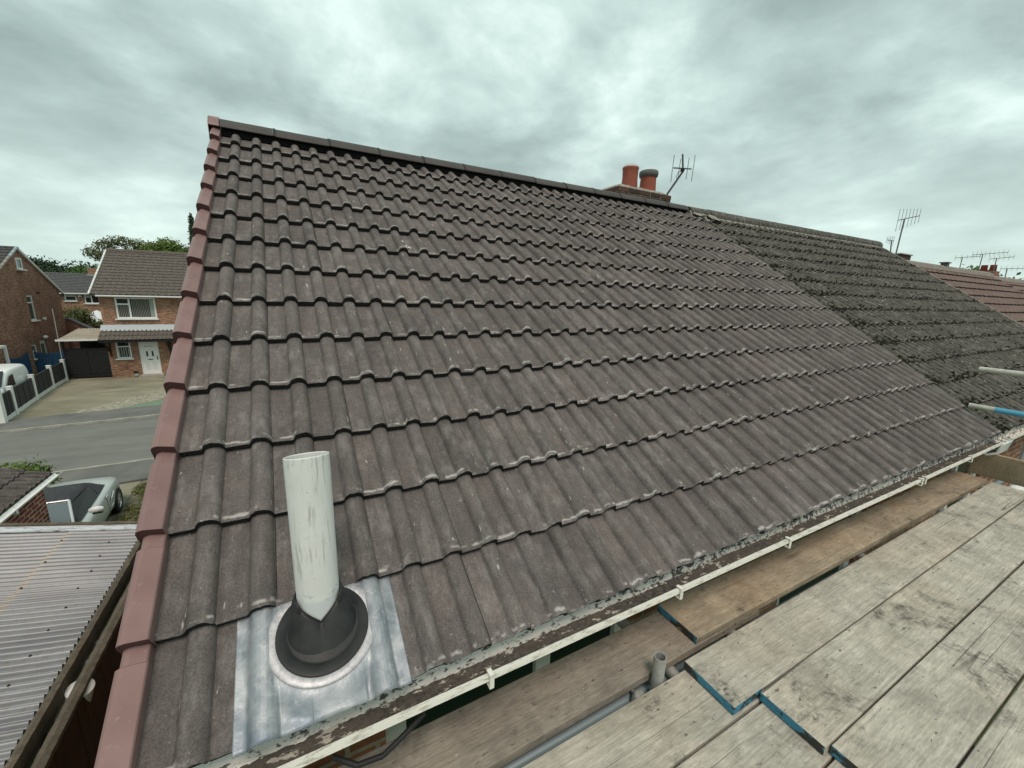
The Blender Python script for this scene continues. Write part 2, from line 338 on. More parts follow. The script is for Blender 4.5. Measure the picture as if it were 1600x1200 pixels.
def b_terra(N):
    o = N.coord(); n = N.noise(N.scale(o, (1., 1., .5)), 12.0, 5.0, .65)
    return {'Base Color': N.mix(N.rng(n, .35, .72), (.31, .085, .05), (.23, .07, .045)), 'Roughness': .75}
M['terra'] = mat('terracotta', b_terra)
M['pot_rim'] = mat('pot_rim_grey', None, (.13, .13, .125), .8)
def b_asph(N):
    o = N.coord(); n = N.noise(o, .45, 5.0, .6); f = N.noise(o, 90.0, 3.0, .7); s = N.noise(N.scale(o, (.12, 1., 1.)), 2.2, 4.0, .6)
    c = N.mix(N.rng(n, .3, .7), (.150, .155, .142), (.195, .20, .182)); c = N.mul(c, N.rng(f, .3, .7, .85, 1.15)); c = N.mul(c, N.rng(s, .3, .7, .85, 1.12))
    return {'Base Color': c, 'Roughness': .95}
M['asphalt'] = mat('asphalt_grey', b_asph, spec=.2)
def b_pave(N):
    o = N.coord(); n = N.noise(o, .9, 6.0, .65); f = N.noise(o, 70.0, 3.0, .7)
    c = N.mix(N.rng(n, .3, .7), (.118, .122, .115), (.185, .185, .17)); return {'Base Color': N.mul(c, N.rng(f, .3, .7, .85, 1.15)), 'Roughness': .95}
M['pave'] = mat('pavement_tarmac', b_pave, spec=.2)
def b_conc(N):
    o = N.coord(); n = N.noise(o, .5, 6.0, .62, .5); s = N.noise(N.scale(o, (.35, 1., 1.)), 1.1, 5.0, .6)
    c = N.mix(N.rng(n, .3, .7), (.19, .18, .125), (.33, .31, .23)); c = N.mix(N.rng(s, .5, .68, 0, .6), c, (.10, .105, .06))
    return {'Base Color': c, 'Roughness': .95}
M['concrete'] = mat('driveway_concrete', b_conc, spec=.2)
M['gravelly'] = mat('broken_concrete', lambda N: {'Base Color': N.mix(N.rng(N.noise(N.coord(), 5.0, 6.0, .75), .38, .62), (.17, .16, .12), (.42, .40, .32)), 'Roughness': 1.0}, spec=.1)
M['greenpatch'] = mat('green_surfacing', lambda N: {'Base Color': N.mix(N.rng(N.noise(N.coord(), 2.0, 5.0, .7), .35, .65), (.14, .215, .15), (.20, .27, .19)), 'Roughness': 1.0}, spec=.1)
M['kerb'] = mat('kerb_concrete', lambda N: {'Base Color': N.mix(N.rng(N.noise(N.coord(), 3.0, 5.0, .7), .35, .65), (.25, .245, .21), (.42, .41, .36)), 'Roughness': .95}, spec=.2)
def b_ground(N):
    o = N.coord(); n = N.noise(o, .12, 6.0, .65); f = N.noise(o, 3.0, 5.0, .7)
    c = N.mix(N.rng(n, .35, .65), (.045, .072, .028), (.075, .085, .045)); return {'Base Color': N.mul(c, N.rng(f, .3, .7, .7, 1.2)), 'Roughness': 1.0}
M['ground'] = mat('ground_grass', b_ground, spec=.1)
M['soil'] = mat('verge_soil', lambda N: {'Base Color': N.mix(N.rng(N.noise(N.coord(), 4.0, 6.0, .75), .38, .62), (.07, .075, .045), (.18, .165, .12)), 'Roughness': 1.0}, spec=.1)
def leaf_mat(name, a, b_):
    def b(N):
        o = N.coord(); n = N.noise(o, .35, 3.0, .6); f = N.noise(o, 6.0, 2.0)
        c = N.mix(N.rng(n, .35, .65), a, b_); return {'Base Color': N.mul(c, N.rng(f, .3, .7, .65, 1.35)), 'Roughness': .65}
    return mat(name, b, spec=.3)
M['leaf_light'] = leaf_mat('leaves_light', (.085, .140, .028), (.135, .195, .042))
M['leaf_mid'] = leaf_mat('leaves_mid', (.050, .105, .024), (.092, .150, .036))
M['leaf_dark'] = leaf_mat('leaves_dark', (.014, .034, .014), (.030, .058, .020))
M['leaf_olive'] = leaf_mat('leaves_olive', (.085, .105, .035), (.125, .140, .055))
M['leaf_weed'] = leaf_mat('leaves_weed', (.07, .115, .03), (.16, .16, .06))
M['leaf_poplar'] = leaf_mat('leaves_poplar', (.020, .045, .020), (.040, .070, .028))
M['bark'] = mat('bark', None, (.055, .045, .035), .9)
M['fence_dark'] = mat('fence_dark_panel', lambda N: {'Base Color': N.mix(N.rng(N.noise(N.scale(N.coord(), (1., 1., 8.)), 6.0, 4.0), .35, .65), (.026, .027, .028), (.055, .055, .055)), 'Roughness': .8})
M['gate_black'] = mat('gate_black_paint', lambda N: {'Base Color': N.mix(N.rng(N.noise(N.scale(N.coord(), (8., 1., .5)), 4.0, 4.0), .35, .65), (.008, .009, .010), (.017, .018, .018)), 'Roughness': .6})
M['blue_fence'] = mat('fence_blue_paint', lambda N: {'Base Color': N.mix(N.rng(N.noise(N.scale(N.coord(), (6., 6., .5)), 4.0, 4.0), .35, .65), (.010, .050, .105), (.016, .075, .150)), 'Roughness': .6})
M['blind'] = mat('blind_fabric', None, (.20, .20, .18), .9)
M['curtain'] = mat('net_curtain', None, (.30, .33, .30), .9)
M['blind_dark'] = mat('room_behind', None, (.03, .033, .032), .9)
def b_corr(N):
    o = N.coord(); n = N.noise(N.scale(o, (.5, 2.5, 1.)), 2.2, 5.0, .65); p = N.noise(o, 25.0, 4.0, .7); x, y, z = N.sep(o)[:]
    c = N.mix(N.rng(n, .35, .68), (.135, .148, .162), (.25, .27, .285)); c = N.mix(N.m('MULTIPLY', N.rng(p, .50, .66), .6), c, (.16, .15, .115))
    lap = N.m('MULTIPLY', N.rng(N.m('ABSOLUTE', N.m('ADD', x, 2.36)), .01, .05, 1, 0), N.rng(p, .35, .55)); c = N.mix(N.m('MULTIPLY', lap, .75), c, (.27, .235, .15))
    dr = N.rng(N.noise(N.scale(o, (.3, 4., 1.)), 2.0, 4.0, .6), .60, .75); c = N.mix(N.m('MULTIPLY', dr, .7), c, (.20, .185, .145))
    return {'Base Color': c, 'Roughness': .36}
M['corr'] = mat('corrugated_plastic', b_corr, spec=.5)
M['flash_white'] = mat('white_flashing_tape', lambda N: {'Base Color': N.mix(N.rng(N.noise(N.scale(N.coord(), (1., 6., 1.)), 9.0, 5.0, .7), .52, .64), (.62, .65, .68), (.13, .13, .12)), 'Roughness': .5})
M['silver'] = mat('car_paint_silver', None, (.52, .555, .535), .3, .4, .6)
M['car_window'] = mat('car_side_glass', None, (.010, .012, .013), .35, 0, .35)
M['softtop'] = mat('soft_top_fabric', lambda N: {'Base Color': N.mix(N.rng(N.noise(N.scale(N.coord(), (9., 1.5, 1.)), 2.5, 4.0), .35, .65), (.030, .034, .038), (.052, .056, .06)), 'Roughness': .85})
M['car_glass'] = mat('car_screen_glass', None, (.13, .17, .18), .12, 0, .6)
M['car_dark'] = mat('car_dark_trim', None, (.012, .014, .015), .25, 0, .6)
M['tyre'] = mat('tyre_rubber', None, (.012, .012, .012), .8)
M['alloy'] = mat('alloy_wheel', None, (.62, .63, .63), .3, .6)
M['van'] = mat('van_paint_white', None, (.84, .86, .85), .25, 0, .6)
M['door_white'] = mat('door_white', None, (.80, .80, .78), .35)
M['carport'] = mat('carport_sheet', lambda N: {'Base Color': N.mix(N.rng(N.noise(N.scale(N.coord(), (.6, 3., 1.)), 2.5, 5.0, .7), .38, .66), (.50, .46, .37), (.27, .235, .165)), 'Roughness': .6})
M['lead_far'] = mat('lead_flashing_far', None, (.36, .41, .43), .5, .2)
M['fascia_far'] = mat('fascia_white', None, (.60, .60, .54), .5)
M['aerial'] = mat('aerial_metal', None, (.16, .165, .165), .45, .4)
M['aerial_dark'] = mat('aerial_dark', None, (.03, .03, .03), .6)
M['tarp'] = mat('gazebo_white', None, (.62, .66, .66), .6)
M['tarp_g'] = mat('shade_cloth_green', None, (.012, .032, .024), .9)
M['brown_timber'] = mat('dark_brown_timber', None, (.03, .018, .013), .7)
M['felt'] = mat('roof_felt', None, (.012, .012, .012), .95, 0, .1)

# ------------------------------------------------------------------ roof frame constants
TH = R(33.46702); GA = 0.31475394; H = 7.1
ct, st = math.cos(TH), math.sin(TH)
EAVE_S = 14*GA
TW = 0.30                                   # cover width of a tile, two rolls
PROF = []
for cx in (.112, .262):
    for t, hh in ((-1.30, 0.0), (-1.08, .0020), (-1.0, .0080), (-.92, .0170), (-.74, .0275), (-.45, .0340), (-.10, .0368), (.25, .0360), (.58, .0310), (.82, .0215), (.95, .0110), (1.0, .002), (1.03, -.002), (1.08, 0.0)):
        PROF.append((cx + t*.0345, hh))
PROF = [(0.0, 0.0)] + PROF + [(.2985, 0.0)]
PAN = -.0364; DROP = .0345/GA
def ph(x):
    x = min(max(x, 0.0), .2985)
    for (a, ha), (b, hb) in zip(PROF, PROF[1:]):
        if a <= x <= b: return ha + (hb-ha)*(x-a)/max(b-a, 1e-9)
    return 0.0
def tile_mesh(name, mats, x0=0.0, x1=.2985, L=.385, rough=0.0, seed=0, thick=.032, scale=1.0):
    rs = random.Random(seed)
    xs = [x for x, _ in PROF if x0 < x < x1]; xs = [x0] + xs + [x1]
    mb = MB(); n = len(xs)
    jit = [(rs.uniform(-1, 1)*rough, rs.uniform(-1, 1)*rough*.6) for _ in xs]
    top = lambda x, v: ph(x) + PAN - DROP*v
    r0 = [(x, 0.0 + j[0], top(x, 0) - .0045 + j[1]) for x, j in zip(xs, jit)]
    r1 = [(x, .006 + j[0]*.5, top(x, .006) + j[1]*.5) for x, j in zip(xs, jit)]
    r2 = [(x, L, top(x, L)) for x in xs]
    mb.grid([r0, r1, r2], 0, True)
    rb = [(x, .003, top(x, 0) - thick - .3*ph(x)) for x in xs]
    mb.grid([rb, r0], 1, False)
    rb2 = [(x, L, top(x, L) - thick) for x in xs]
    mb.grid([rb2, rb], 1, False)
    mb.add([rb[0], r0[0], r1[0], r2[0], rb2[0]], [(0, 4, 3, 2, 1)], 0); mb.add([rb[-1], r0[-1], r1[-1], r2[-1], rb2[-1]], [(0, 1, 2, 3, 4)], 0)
    return mb.mesh(name, mats)
def slope_deck(name, x0, x1, s0, s1, h, parent, mt):
    mb = MB().box(x0, x1, -s1, -s0, h-.02, h)
    return mb.build(name, mt, parent)

# ------------------------------------------------------------------ ground, road, pavements
def sheet(name, poly, z, mt, thick=0.0):
    mb = MB()
    if thick: mb.prism(poly, z-thick, z, 'z')
    else: mb.add([(x, y, z) for x, y in poly], [tuple(range(len(poly)))])
    return struct(mb.build(name, mt, fix=bool(thick)))
sheet('ground', [(-1200, -1200), (1200, -1200), (1200, 1200), (-1200, 1200)], -.02, M['ground'])
kn = lambda x: 12.30 + .057*x        # near kerb line
kf = lambda x: 18.33 + .105*x        # far kerb line
sheet('road', [(-40, kn(-40)), (30, kn(30)), (30, kf(30)), (-40, kf(-40))], 0.0, M['asphalt'])
pn = sheet('pavement', [(-40, kn(-40)-1.75), (30, kn(30)-1.75), (30, kn(30)-.13), (-40, kn(-40)-.13)], .06, M['pave'], .1)
pf = sheet('pavement', [(-40, kf(-40)+.13), (30, kf(30)+.13), (30, kf(30)+2.0), (-40, kf(-40)+2.0)], .06, M['pave'], .1)
ks = MB().box(-.452, .452, -.06, .06, -.08, .085).build('kerb_stone', M['kerb'], pf, bevel=.015); ks.parent = None; COL.objects.unlink(ks)
for par, fn, off, sl in ((pn, kn, -.065, .057), (pf, kf, .065, .105)):
    x = -14.0
    while x < 0:
        o = link('kerb_stone', ks.data, par, (x, fn(x)+off, random.uniform(-.004, .004)), (0, 0, math.atan(sl)))
        x += .912*math.cos(math.atan(sl))
pb = lambda x: kf(x) + 2.0
sheet('driveway', [(-10.75, pb(-10.75)), (-6.2, pb(-6.2)), (-2.5, pb(-2.5)), (-2.5, 28.3), (-11.6, 28.6)], .004, M['concrete'], .06)
sheet('broken_concrete_strip', [(-8.8, pb(-8.8)+.02), (-7.9, 20.8), (-7.0, 22.3), (-5.0, 24.6), (-3.5, 24.6), (-4.8, 22.2), (-6.4, 20.6), (-7.4, pb(-7.4)+.02)], .008, M['gravelly'])
sheet('green_surfacing', [(-7.35, pb(-7.35)+.03), (-6.3, 20.5), (-4.7, 22.1), (-3, 23.6), (-1, 23.6), (-1, pb(-1)+.03)], .012, M['greenpatch'])
sheet('front_drive', [(-7.2, 2.5), (-3.98, 2.5), (-3.98, kn(-3.98)-1.76), (-7.2, kn(-7.2)-1.76)], .004, M['concrete'], .06)
sheet('neighbour_drive', [(-14.5, pb(-14.5)), (-10.85, pb(-10.85)), (-11.7, 29.4), (-14.5, 29.4)], .004, M['concrete'], .06)
sheet('weedy_verge', [(-3.979, 2.5), (1.5, 2.5), (1.5, kn(1.5)-1.76), (-3.979, kn(-3.979)-1.76)], .002, M['soil'], .05)

# ------------------------------------------------------------------ foliage helper
def leaf_mesh(name, blobs, count, size, mt, seed=1, shell=.55, flat=0.0):
    """leaf-sized quads spread through ellipsoids (cx,cy,cz,rx,ry,rz)"""
    rg = np.random.RandomState(seed); bl = np.array(blobs, float); vol = (bl[:, 3]*bl[:, 4]*bl[:, 5])**.667
    idx = rg.choice(len(bl), count, p=vol/vol.sum())
    u = rg.normal(size=(count, 3)); u /= np.linalg.norm(u, axis=1)[:, None]
    rr = shell + (1-shell)*rg.rand(count)**.6; rr *= 1 + .16*rg.normal(size=count)
    p = bl[idx, :3] + u*rr[:, None]*bl[idx, 3:]
    a = rg.normal(size=(count, 3)); a[:, 2] *= (1-flat); a /= np.linalg.norm(a, axis=1)[:, None]
    b = np.cross(a, u + .6*rg.normal(size=(count, 3))); b /= np.linalg.norm(b, axis=1)[:, None]
    s = size*(.55 + .9*rg.rand(count))[:, None]
    v = np.stack([p - a*s, p + b*s*.55, p + a*s, p - b*s*.55], 1).reshape(-1, 3)
    me = bpy.data.meshes.new(name); me.vertices.add(count*4); me.vertices.foreach_set('co', v.ravel())
    me.loops.add(count*4); me.loops.foreach_set('vertex_index', np.arange(count*4, dtype=np.int32))
    me.polygons.add(count); me.polygons.foreach_set('loop_start', np.arange(0, count*4, 4, dtype=np.int32))
    me.materials.append(mt); me.update(calc_edges=True); me.validate()
    return me
def tree(name, label, x, y, blobs, count, size, mt, trunk_h, trunk_r, seed, shell=.4, group=None, z0=0.0):
    t = thing(name, label, 'tree', (x, y, z0), 0, group)
    rs = random.Random(seed); mb = MB(); mb.tube((0, 0, -.1), (0, 0, trunk_h*.55), trunk_r, 8, 0, trunk_r*.75)
    mb.tube((0, 0, trunk_h*.55), (rs.uniform(-.2, .2), 0, trunk_h), trunk_r*.75, 8, 0, trunk_r*.4)
    for b in blobs:
        k = rs.uniform(.45, .9); mb.tube((0, 0, trunk_h*k), (b[0], b[1], b[2]), trunk_r*.4, 5, 0, trunk_r*.08)
        for _ in range(4):
            mb.tube((b[0]*.7, b[1]*.7, trunk_h*k*.3+b[2]*.7), (b[0]+rs.uniform(-1, 1)*b[3], b[1]+rs.uniform(-1, 1)*b[4], b[2]+rs.uniform(-.2, 1)*b[5]), trunk_r*.15, 4, 0, trunk_r*.03)
    mb.build('trunk', M['bark'], t)
    link('crown', leaf_mesh('crown', blobs, count, size, mt, seed, shell), t)
    return t
# ------------------------------------------------------------------ main house with the new roof
house = thing('terraced_house', 'brick terraced house with newly laid brown concrete roof tiles and pink verge', 'house', group=None)
def wall_panel(mb, u0, u1, z0, z1, holes, place, depth, m=0):
    """wall face with real openings; place(u,z,d) -> point, d = depth into the wall"""
    us = sorted({u0, u1, *[h[0] for h in holes], *[h[1] for h in holes]}); zs = sorted({z0, z1, *[h[2] for h in holes], *[h[3] for h in holes]})
    for a, b in zip(us, us[1:]):
        for c, d in zip(zs, zs[1:]):
            if any(h[0] <= (a+b)/2 <= h[1] and h[2] <= (c+d)/2 <= h[3] for h in holes): continue
            mb.quad(place(a, c, 0), place(b, c, 0), place(b, d, 0), place(a, d, 0), m)
    for a, b, c, d in [h[:4] for h in holes]:
        for (p, q), (r_, s_) in (((a, c), (b, c)), ((b, c), (b, d)), ((b, d), (a, d)), ((a, d), (a, c))):
            mb.quad(place(p, q, 0), place(p, q, depth), place(r_, s_, depth), place(r_, s_, 0), m)
WY = -3.28
mb = MB()
wall_panel(mb, .02, 6.0, 0, 4.42, [(.50, 1.84, 3.0, 4.26), (3.4, 4.6, 3.1, 4.26)], lambda u, z, d: (u, WY + d, z), .12)
mb.quad((.02, WY, 0), (.02, WY, 4.42), (.02, 3.3, 4.42), (.02, 3.3, 0)); mb.add([(.02, WY, 4.42), (.02, 0, 6.95), (.02, 3.3, 4.42)], [(0, 1, 2)])
mb.quad((.02, 3.3, 0), (6.0, 3.3, 0), (6.0, 3.3, 4.42), (.02, 3.3, 4.42))
mb.build('wall', M['brick'], house)
def frame_window(parent, place, u0, u1, z0, z1, d0, mullions=(), transoms=(), fw=.06, glass='glass', sill=True, blind=None, name='window', white='white'):
    """window with real frame bars, panes and sill. place(u,z,d)"""
    def bar(mb, a, b, c, e, da, db):
        P = [place(a, c, da), place(b, c, da), place(b, e, da), place(a, e, da), place(a, c, db), place(b, c, db), place(b, e, db), place(a, e, db)]
        mb.add(P, [(0, 1, 2, 3), (7, 6, 5, 4), (0, 4, 5, 1), (1, 5, 6, 2), (2, 6, 7, 3), (3, 7, 4, 0)])
    mb = MB(); bar(mb, u0, u1, z0, z0+fw, d0, d0+.07); bar(mb, u0, u1, z1-fw, z1, d0, d0+.07)
    bar(mb, u0, u0+fw, z0+fw, z1-fw, d0, d0+.07); bar(mb, u1-fw, u1, z0+fw, z1-fw, d0, d0+.07)
    for mu in mullions: bar(mb, mu-fw*.5, mu+fw*.5, z0+fw, z1-fw, d0+.002, d0+.068)
    for a, b, tz in transoms: bar(mb, a, b, tz-fw*.5, tz+fw*.5, d0+.004, d0+.066)
    win = mb.build(name, M[white], parent)
    us = [u0+fw] + sorted(mullions) + [u1-fw]
    for a, b in zip(us, us[1:]):
        zs = [z0+fw] + [t[2] for t in transoms if t[0] <= (a+b)/2 <= t[1]] + [z1-fw]
        for c, e in zip(zs, zs[1:]):
            mb = MB(); bar(mb, a+.001, b-.001, c+.001, e-.001, d0+.03, d0+.036); mb.build('pane', M[glass], win)
    if sill:
        mb = MB(); bar(mb, u0-.08, u1+.08, z0-.07, z0-.004, d0-.14, d0+.06); mb.build('sill', M[white], win)
    return win
pw = lambda u, z, d: (u, WY + d, z)
frame_window(house, pw, .505, 1.835, 3.005, 4.255, .03, (1.28,), (), .085, 'glass_garden')
frame_window(house, pw, 3.405, 4.595, 3.105, 4.255, .03, (), (), .085, 'glass_garden')
MB().box(-.05, 6.0, -3.52, WY-.002, 4.425, 4.437).build('soffit', M['white'], house)
MB().box(-.05, 6.0, -3.542, -3.522, 4.40, 4.60).build('fascia', M['white'], house)

roof = slope_deck('roof', -.08, 5.93, .02, EAVE_S-.10, -.085, house, M['felt']); roof.location = (0, 0, H); roof.rotation_euler = (TH, 0, 0)
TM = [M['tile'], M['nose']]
tiles = [tile_mesh('roof_tile', TM, rough=.0022, seed=i) for i in range(8)]
tops = [tile_mesh('roof_tile', TM, L=GA-.03, rough=.0022, seed=20+i) for i in range(3)]
def jig(a): return random.uniform(-a, a)
for j in range(1, 15):
    for n in range(20):
        if j == 14 and n == 1: continue
        me = random.choice(tops if j == 1 else tiles)
        link('roof_tile', me, roof, (-.112 + n*TW + jig(.0008), -j*GA + jig(.003), jig(.0008)), (jig(.0016), 0, jig(.0014)))
link('roof_tile', tile_mesh('roof_tile_cut', TM, 0.0, .075, rough=.004, seed=50), roof, (-.112 + TW, -14*GA, 0))
link('roof_tile', tile_mesh('roof_tile_cut', TM, .215, .2985, rough=.004, seed=51), roof, (-.112 + TW, -14*GA, 0))
# verge caps
def verge_mesh():
    def sect(v, top, xo, xi=-.104):
        return [(xi, v, -.088), (xi, v, top-.016), (xi-.003, v, top-.012), (xo+.022, v, top), (xo+.010, v, top-.003), (xo+.003, v, top-.010), (xo, v, top-.022), (xo, v, -.15)]
    mb = MB(); a = sect(0, .022, -.171); a1 = sect(.268, -.006, -.171); b = sect(.272, -.010, -.164, -.106); c = sect(.335, -.016, -.164, -.106)
    mb.grid([a, a1, b, c], 0, False)
    mb.add(a + [(-.104, 0, -.04), (-.158, 0, -.045)], [(0, 1, 2, 3, 4, 5, 9)], 1); mb.add([a[5], a[6], a[7], (-.160, 0, -.15), (-.158, 0, -.045)], [(0, 1, 2, 3, 4)], 1)
    return mb.mesh('verge_cap', [M['verge'], M['verge_shade']])
vm_ = verge_mesh()
for j in range(1, 15): link('verge_cap', vm_, roof, (jig(.002), -j*GA - .006, jig(.001)), (jig(.002), 0, jig(.003)))
MB().box(-.168, -.106, -14*GA-.008, -14*GA-.004, -.15, -.03).build('verge_end', M['verge_shade'], roof)
# lime splash from a bird
mb = MB()
for _ in range(9):
    a, b, r_ = 1.085+jig(.03), -5.72*GA+jig(.02), random.uniform(.003, .010)
    mb.add([(a + r_*math.cos(t)*random.uniform(.7, 1.2), b + r_*math.sin(t)*random.uniform(.7, 1.3), PAN + ph((a+.112) % .3)-.0038) for t in [k*math.pi/4 for k in range(8)]], [tuple(range(8))])
mb.build('bird_dropping', mat('lime_white', None, (.7, .7, .66), .8), roof)
# bonding strip where new roof meets the old one
mb = MB().box(5.889, 5.912, -EAVE_S, 0, -.09, -.046); mb.build('bonding_strip', M['mortar'], roof); MB().box(5.914, 6.002, -EAVE_S, 0, -.09, -.040).build('bonding_gutter', M['tile_old'], roof)
# ridge: angular tiles with black unions, on a dark vent strip
RP = [(-.102, 7.056), (-.098, 7.070), (-.062, 7.114), (-.028, 7.136), (0, 7.142), (.028, 7.136), (.062, 7.114), (.098, 7.070), (.102, 7.056)]
def ridge_mesh(name, x0, x1, grow, mt, k=1.0):
    mb = MB(); o = [(u*(1+grow), 7.052 + (z-7.052)*(1+grow)) for u, z in RP]; i = [(u*.9, 7.052 + (z-7.052)*.86 - .004) for u, z in RP]
    mb.prism(o + i[::-1], x0, x1, 'x', 0, False); return mb.mesh(name, mt)
ridge_p = MB().prism([(-.066, 7.0), (-.064, 7.055), (-.02, 7.095), (.02, 7.095), (.064, 7.055), (.066, 7.0)], -.10, 5.72, 'x').build('ridge', M['felt'], house, fix=True)
rt = ridge_mesh('ridge_tile', 0, .438, 0, M['ridge']); ru = ridge_mesh('ridge_union', 0, .022, .035, M['black'])
first = ridge_mesh('ridge_tile', 0, .389, 0, M['ridge'])
link('ridge_tile', first, ridge_p, (-.108, 0, 0))
for k in range(12):
    link('ridge_union', ru, ridge_p, (.282 + k*.4535, 0, 0))
    link('ridge_tile', rt, ridge_p, (.298 + k*.4535, 0, jig(.003)), (0, 0, jig(.003)))
link('ridge_end_cap', ridge_mesh('ridge_end_cap', -.185, -.112, .10, M['verge']), ridge_p)
MB().prism([(u*1.08, 7.052+(z-7.052)*1.08) for u, z in RP] + [(.1, 6.98), (-.1, 6.98)], -.189, -.1855, 'x').build('ridge_cap_plate', M['verge'], ridge_p)
rb = MB().box(-.15, 5.99, 0, 4.3, -.06, -.03).build('rear_slope', M['tile'], house); rb.location = (0, 0, H); rb.rotation_euler = (-TH, 0, 0)
# chimney
ch = MB().box(4.735, 5.785, .395, .935, 6.3, 7.355).build('chimney', M['mortar'], house)
bf = MB().box(-.1075, .1075, -.051, .051, -.0325, .0325).build('brick', M['chbrick'], ch, bevel=.006); bdat = bf.data; bpy.data.objects.remove(bf)
def put_brick(x, y, z, r=0.0):
    o = link('brick', bdat, ch, (x + jig(.004), y + jig(.005), z), (jig(.01), jig(.01), r + jig(.015)))
    mo = o.modifiers.new('bevel', 'BEVEL'); mo.width = .006; mo.segments = 1
for c in range(6):
    z = 7.325 - c*.075; off = .112 if c % 2 else 0.0
    for k in range(5 if not c % 2 else 4):
        x = 4.835 + off + k*.2255
        if x < 5.75: put_brick(x, .436, z); put_brick(x, .894, z)
    for k in range(2 if not c % 2 else 3):
        y = .56 + k*.2255 - (.112 if c % 2 else 0.0)
        put_brick(4.776, y, z, math.pi/2); put_brick(5.744, y, z, math.pi/2)
mb = MB(); rows = []
for iy in range(13):
    row = []
    for ix in range(27):
        u, v = ix/26, iy/12; ed = min(u, 1-u, (v)*.55, (1-v)*.55); hh = .088*min(1, ed*5.5)**.7 + random.uniform(-.006, .006)
        row.append((4.725 + u*1.07, .385 + v*.56, 7.358 + hh))
    rows.append(row)
mb.grid(rows, 0, True); mb.box(4.726, 5.794, .386, .944, 7.352, 7.361); mb.build('flaunching', M['mortar'], ch)
p1 = MB().lathe([(0, .0), (.122, 0), (.125, .02), (.116, .15), (.119, .265), (.126, .285), (.126, .305), (.112, .31), (.10, .30), (.095, .05), (0, .04)], 28).build('chimney_pot', M['terra'], ch); p1.location = (5.135, .60, 7.405)
p2 = MB().lathe([(0, .0), (.132, 0), (.132, .02), (.122, .20), (.124, .235), (0, .24)], 28).build('chimney_pot', M['terra'], ch); p2.location = (5.545, .62, 7.395); p2['label'] = 'pot with a dark grey vented rim'
pr = MB().lathe([(.122, .235), (.143, .247), (.15, .285), (.148, .318), (.135, .332), (.108, .332), (.10, .24)], 28).build('pot_rim', M['pot_rim'], ch); pr.location = p2.location
cw = MB().lathe([(.118, .30), (.114, .318), (.085, .342), (0, .352)], 20).build('pot_cowl', mat('wire_cowl', None, (.42, .45, .44), .5), ch); cw.location = p1.location

MB().box(-.05, 6.0, -3.5965, -3.5925, 4.578, 4.632).build('eave_gap_shade', M['felt'], house)  # black strip added to stand in for the shadow gap under the eave tiles
# gutter with silt, brackets
GX0, GX1 = -.22, 6.02
GP_in = [(-3.585, 4.590), (-3.594, 4.560), (-3.604, 4.530), (-3.620, 4.514), (-3.640, 4.508), (-3.660, 4.514), (-3.677, 4.535), (-3.691, 4.564), (-3.699, 4.588)]
GP_out = [(-3.713, 4.590), (-3.715, 4.573), (-3.706, 4.570), (-3.697, 4.566), (-3.682, 4.533), (-3.664, 4.509), (-3.640, 4.502), (-3.616, 4.509), (-3.598, 4.527), (-3.588, 4.558), (-3.580, 4.590)]
def gutter_obj(x0, x1, parent, name='gutter'):
    mb = MB(); poly = GP_in + GP_out; n = len(poly)
    for x in (x0, x1): pass
    vs = [(x0, u, v) for u, v in poly] + [(x1, u, v) for u, v in poly]
    for i in range(n):
        mb.add([vs[i], vs[(i+1) % n], vs[n+(i+1) % n], vs[n+i]], [(0, 1, 2, 3)], 1 if len(GP_in)-1 <= i <= len(GP_in)+3 else 0, True)
    return mb.build(name, [M['gutter'], M['lip']], parent)
gut = gutter_obj(GX0, GX1, house)
rows = []; xs = np.arange(GX0, 5.98, .012); rg = np.random.RandomState(3); low = np.interp(xs, np.arange(-.5, 6.5, .09), rg.rand(78)); low2 = np.interp(xs, np.arange(-.5, 6.5, .5), rg.rand(14))
for i in range(9):
    v = i/8; y = -3.606 - v*.072
    rows.append([(x, y, 4.519 + .008*low[k]*(1-abs(v-.4)) + .009*low2[k] + .006*rg.rand() + (.006 if i in (0, 8) else 0)) for k, x in enumerate(xs)])
stuff(MB().grid(rows, 0, True).build('silt', M['silt'], gut))
def bracket(x, wid=.016):
    return MB().box(x-wid/2, x+wid/2, -3.7225, -3.7165, 4.552, 4.597).box(x-wid/2, x+wid/2, -3.7225, -3.694, 4.5925, 4.5985).box(x-wid/2, x+wid/2, -3.722, -3.696, 4.546, 4.5515).build('gutter_bracket', M['lip'], gut, bevel=.002)
for x in (.757, 1.62, 2.415, 4.03, 4.09, 5.0, 5.85): bracket(x)
MB().prism([(u, v - .010) for u, v in [(-3.592, 4.60), (-3.60, 4.515), (-3.65, 4.485), (-3.70, 4.515), (-3.722, 4.60), (-3.735, 4.60), (-3.715, 4.50), (-3.65, 4.465), (-3.585, 4.50), (-3.575, 4.60)]], 5.72, 5.98, 'x').build('gutter_union', M['upvc'], gut)
# hanging scrap of black cable under the gutter
mb = MB(); mb.path([(.30, -3.62, 4.44), (.36, -3.66, 4.42), (.43, -3.675, 4.43), (.50, -3.665, 4.46), (.56, -3.655, 4.49)], .008, 6)
tag(mb.build('cable', M['black']), 'loose black cable hanging under the white gutter', 'cable')

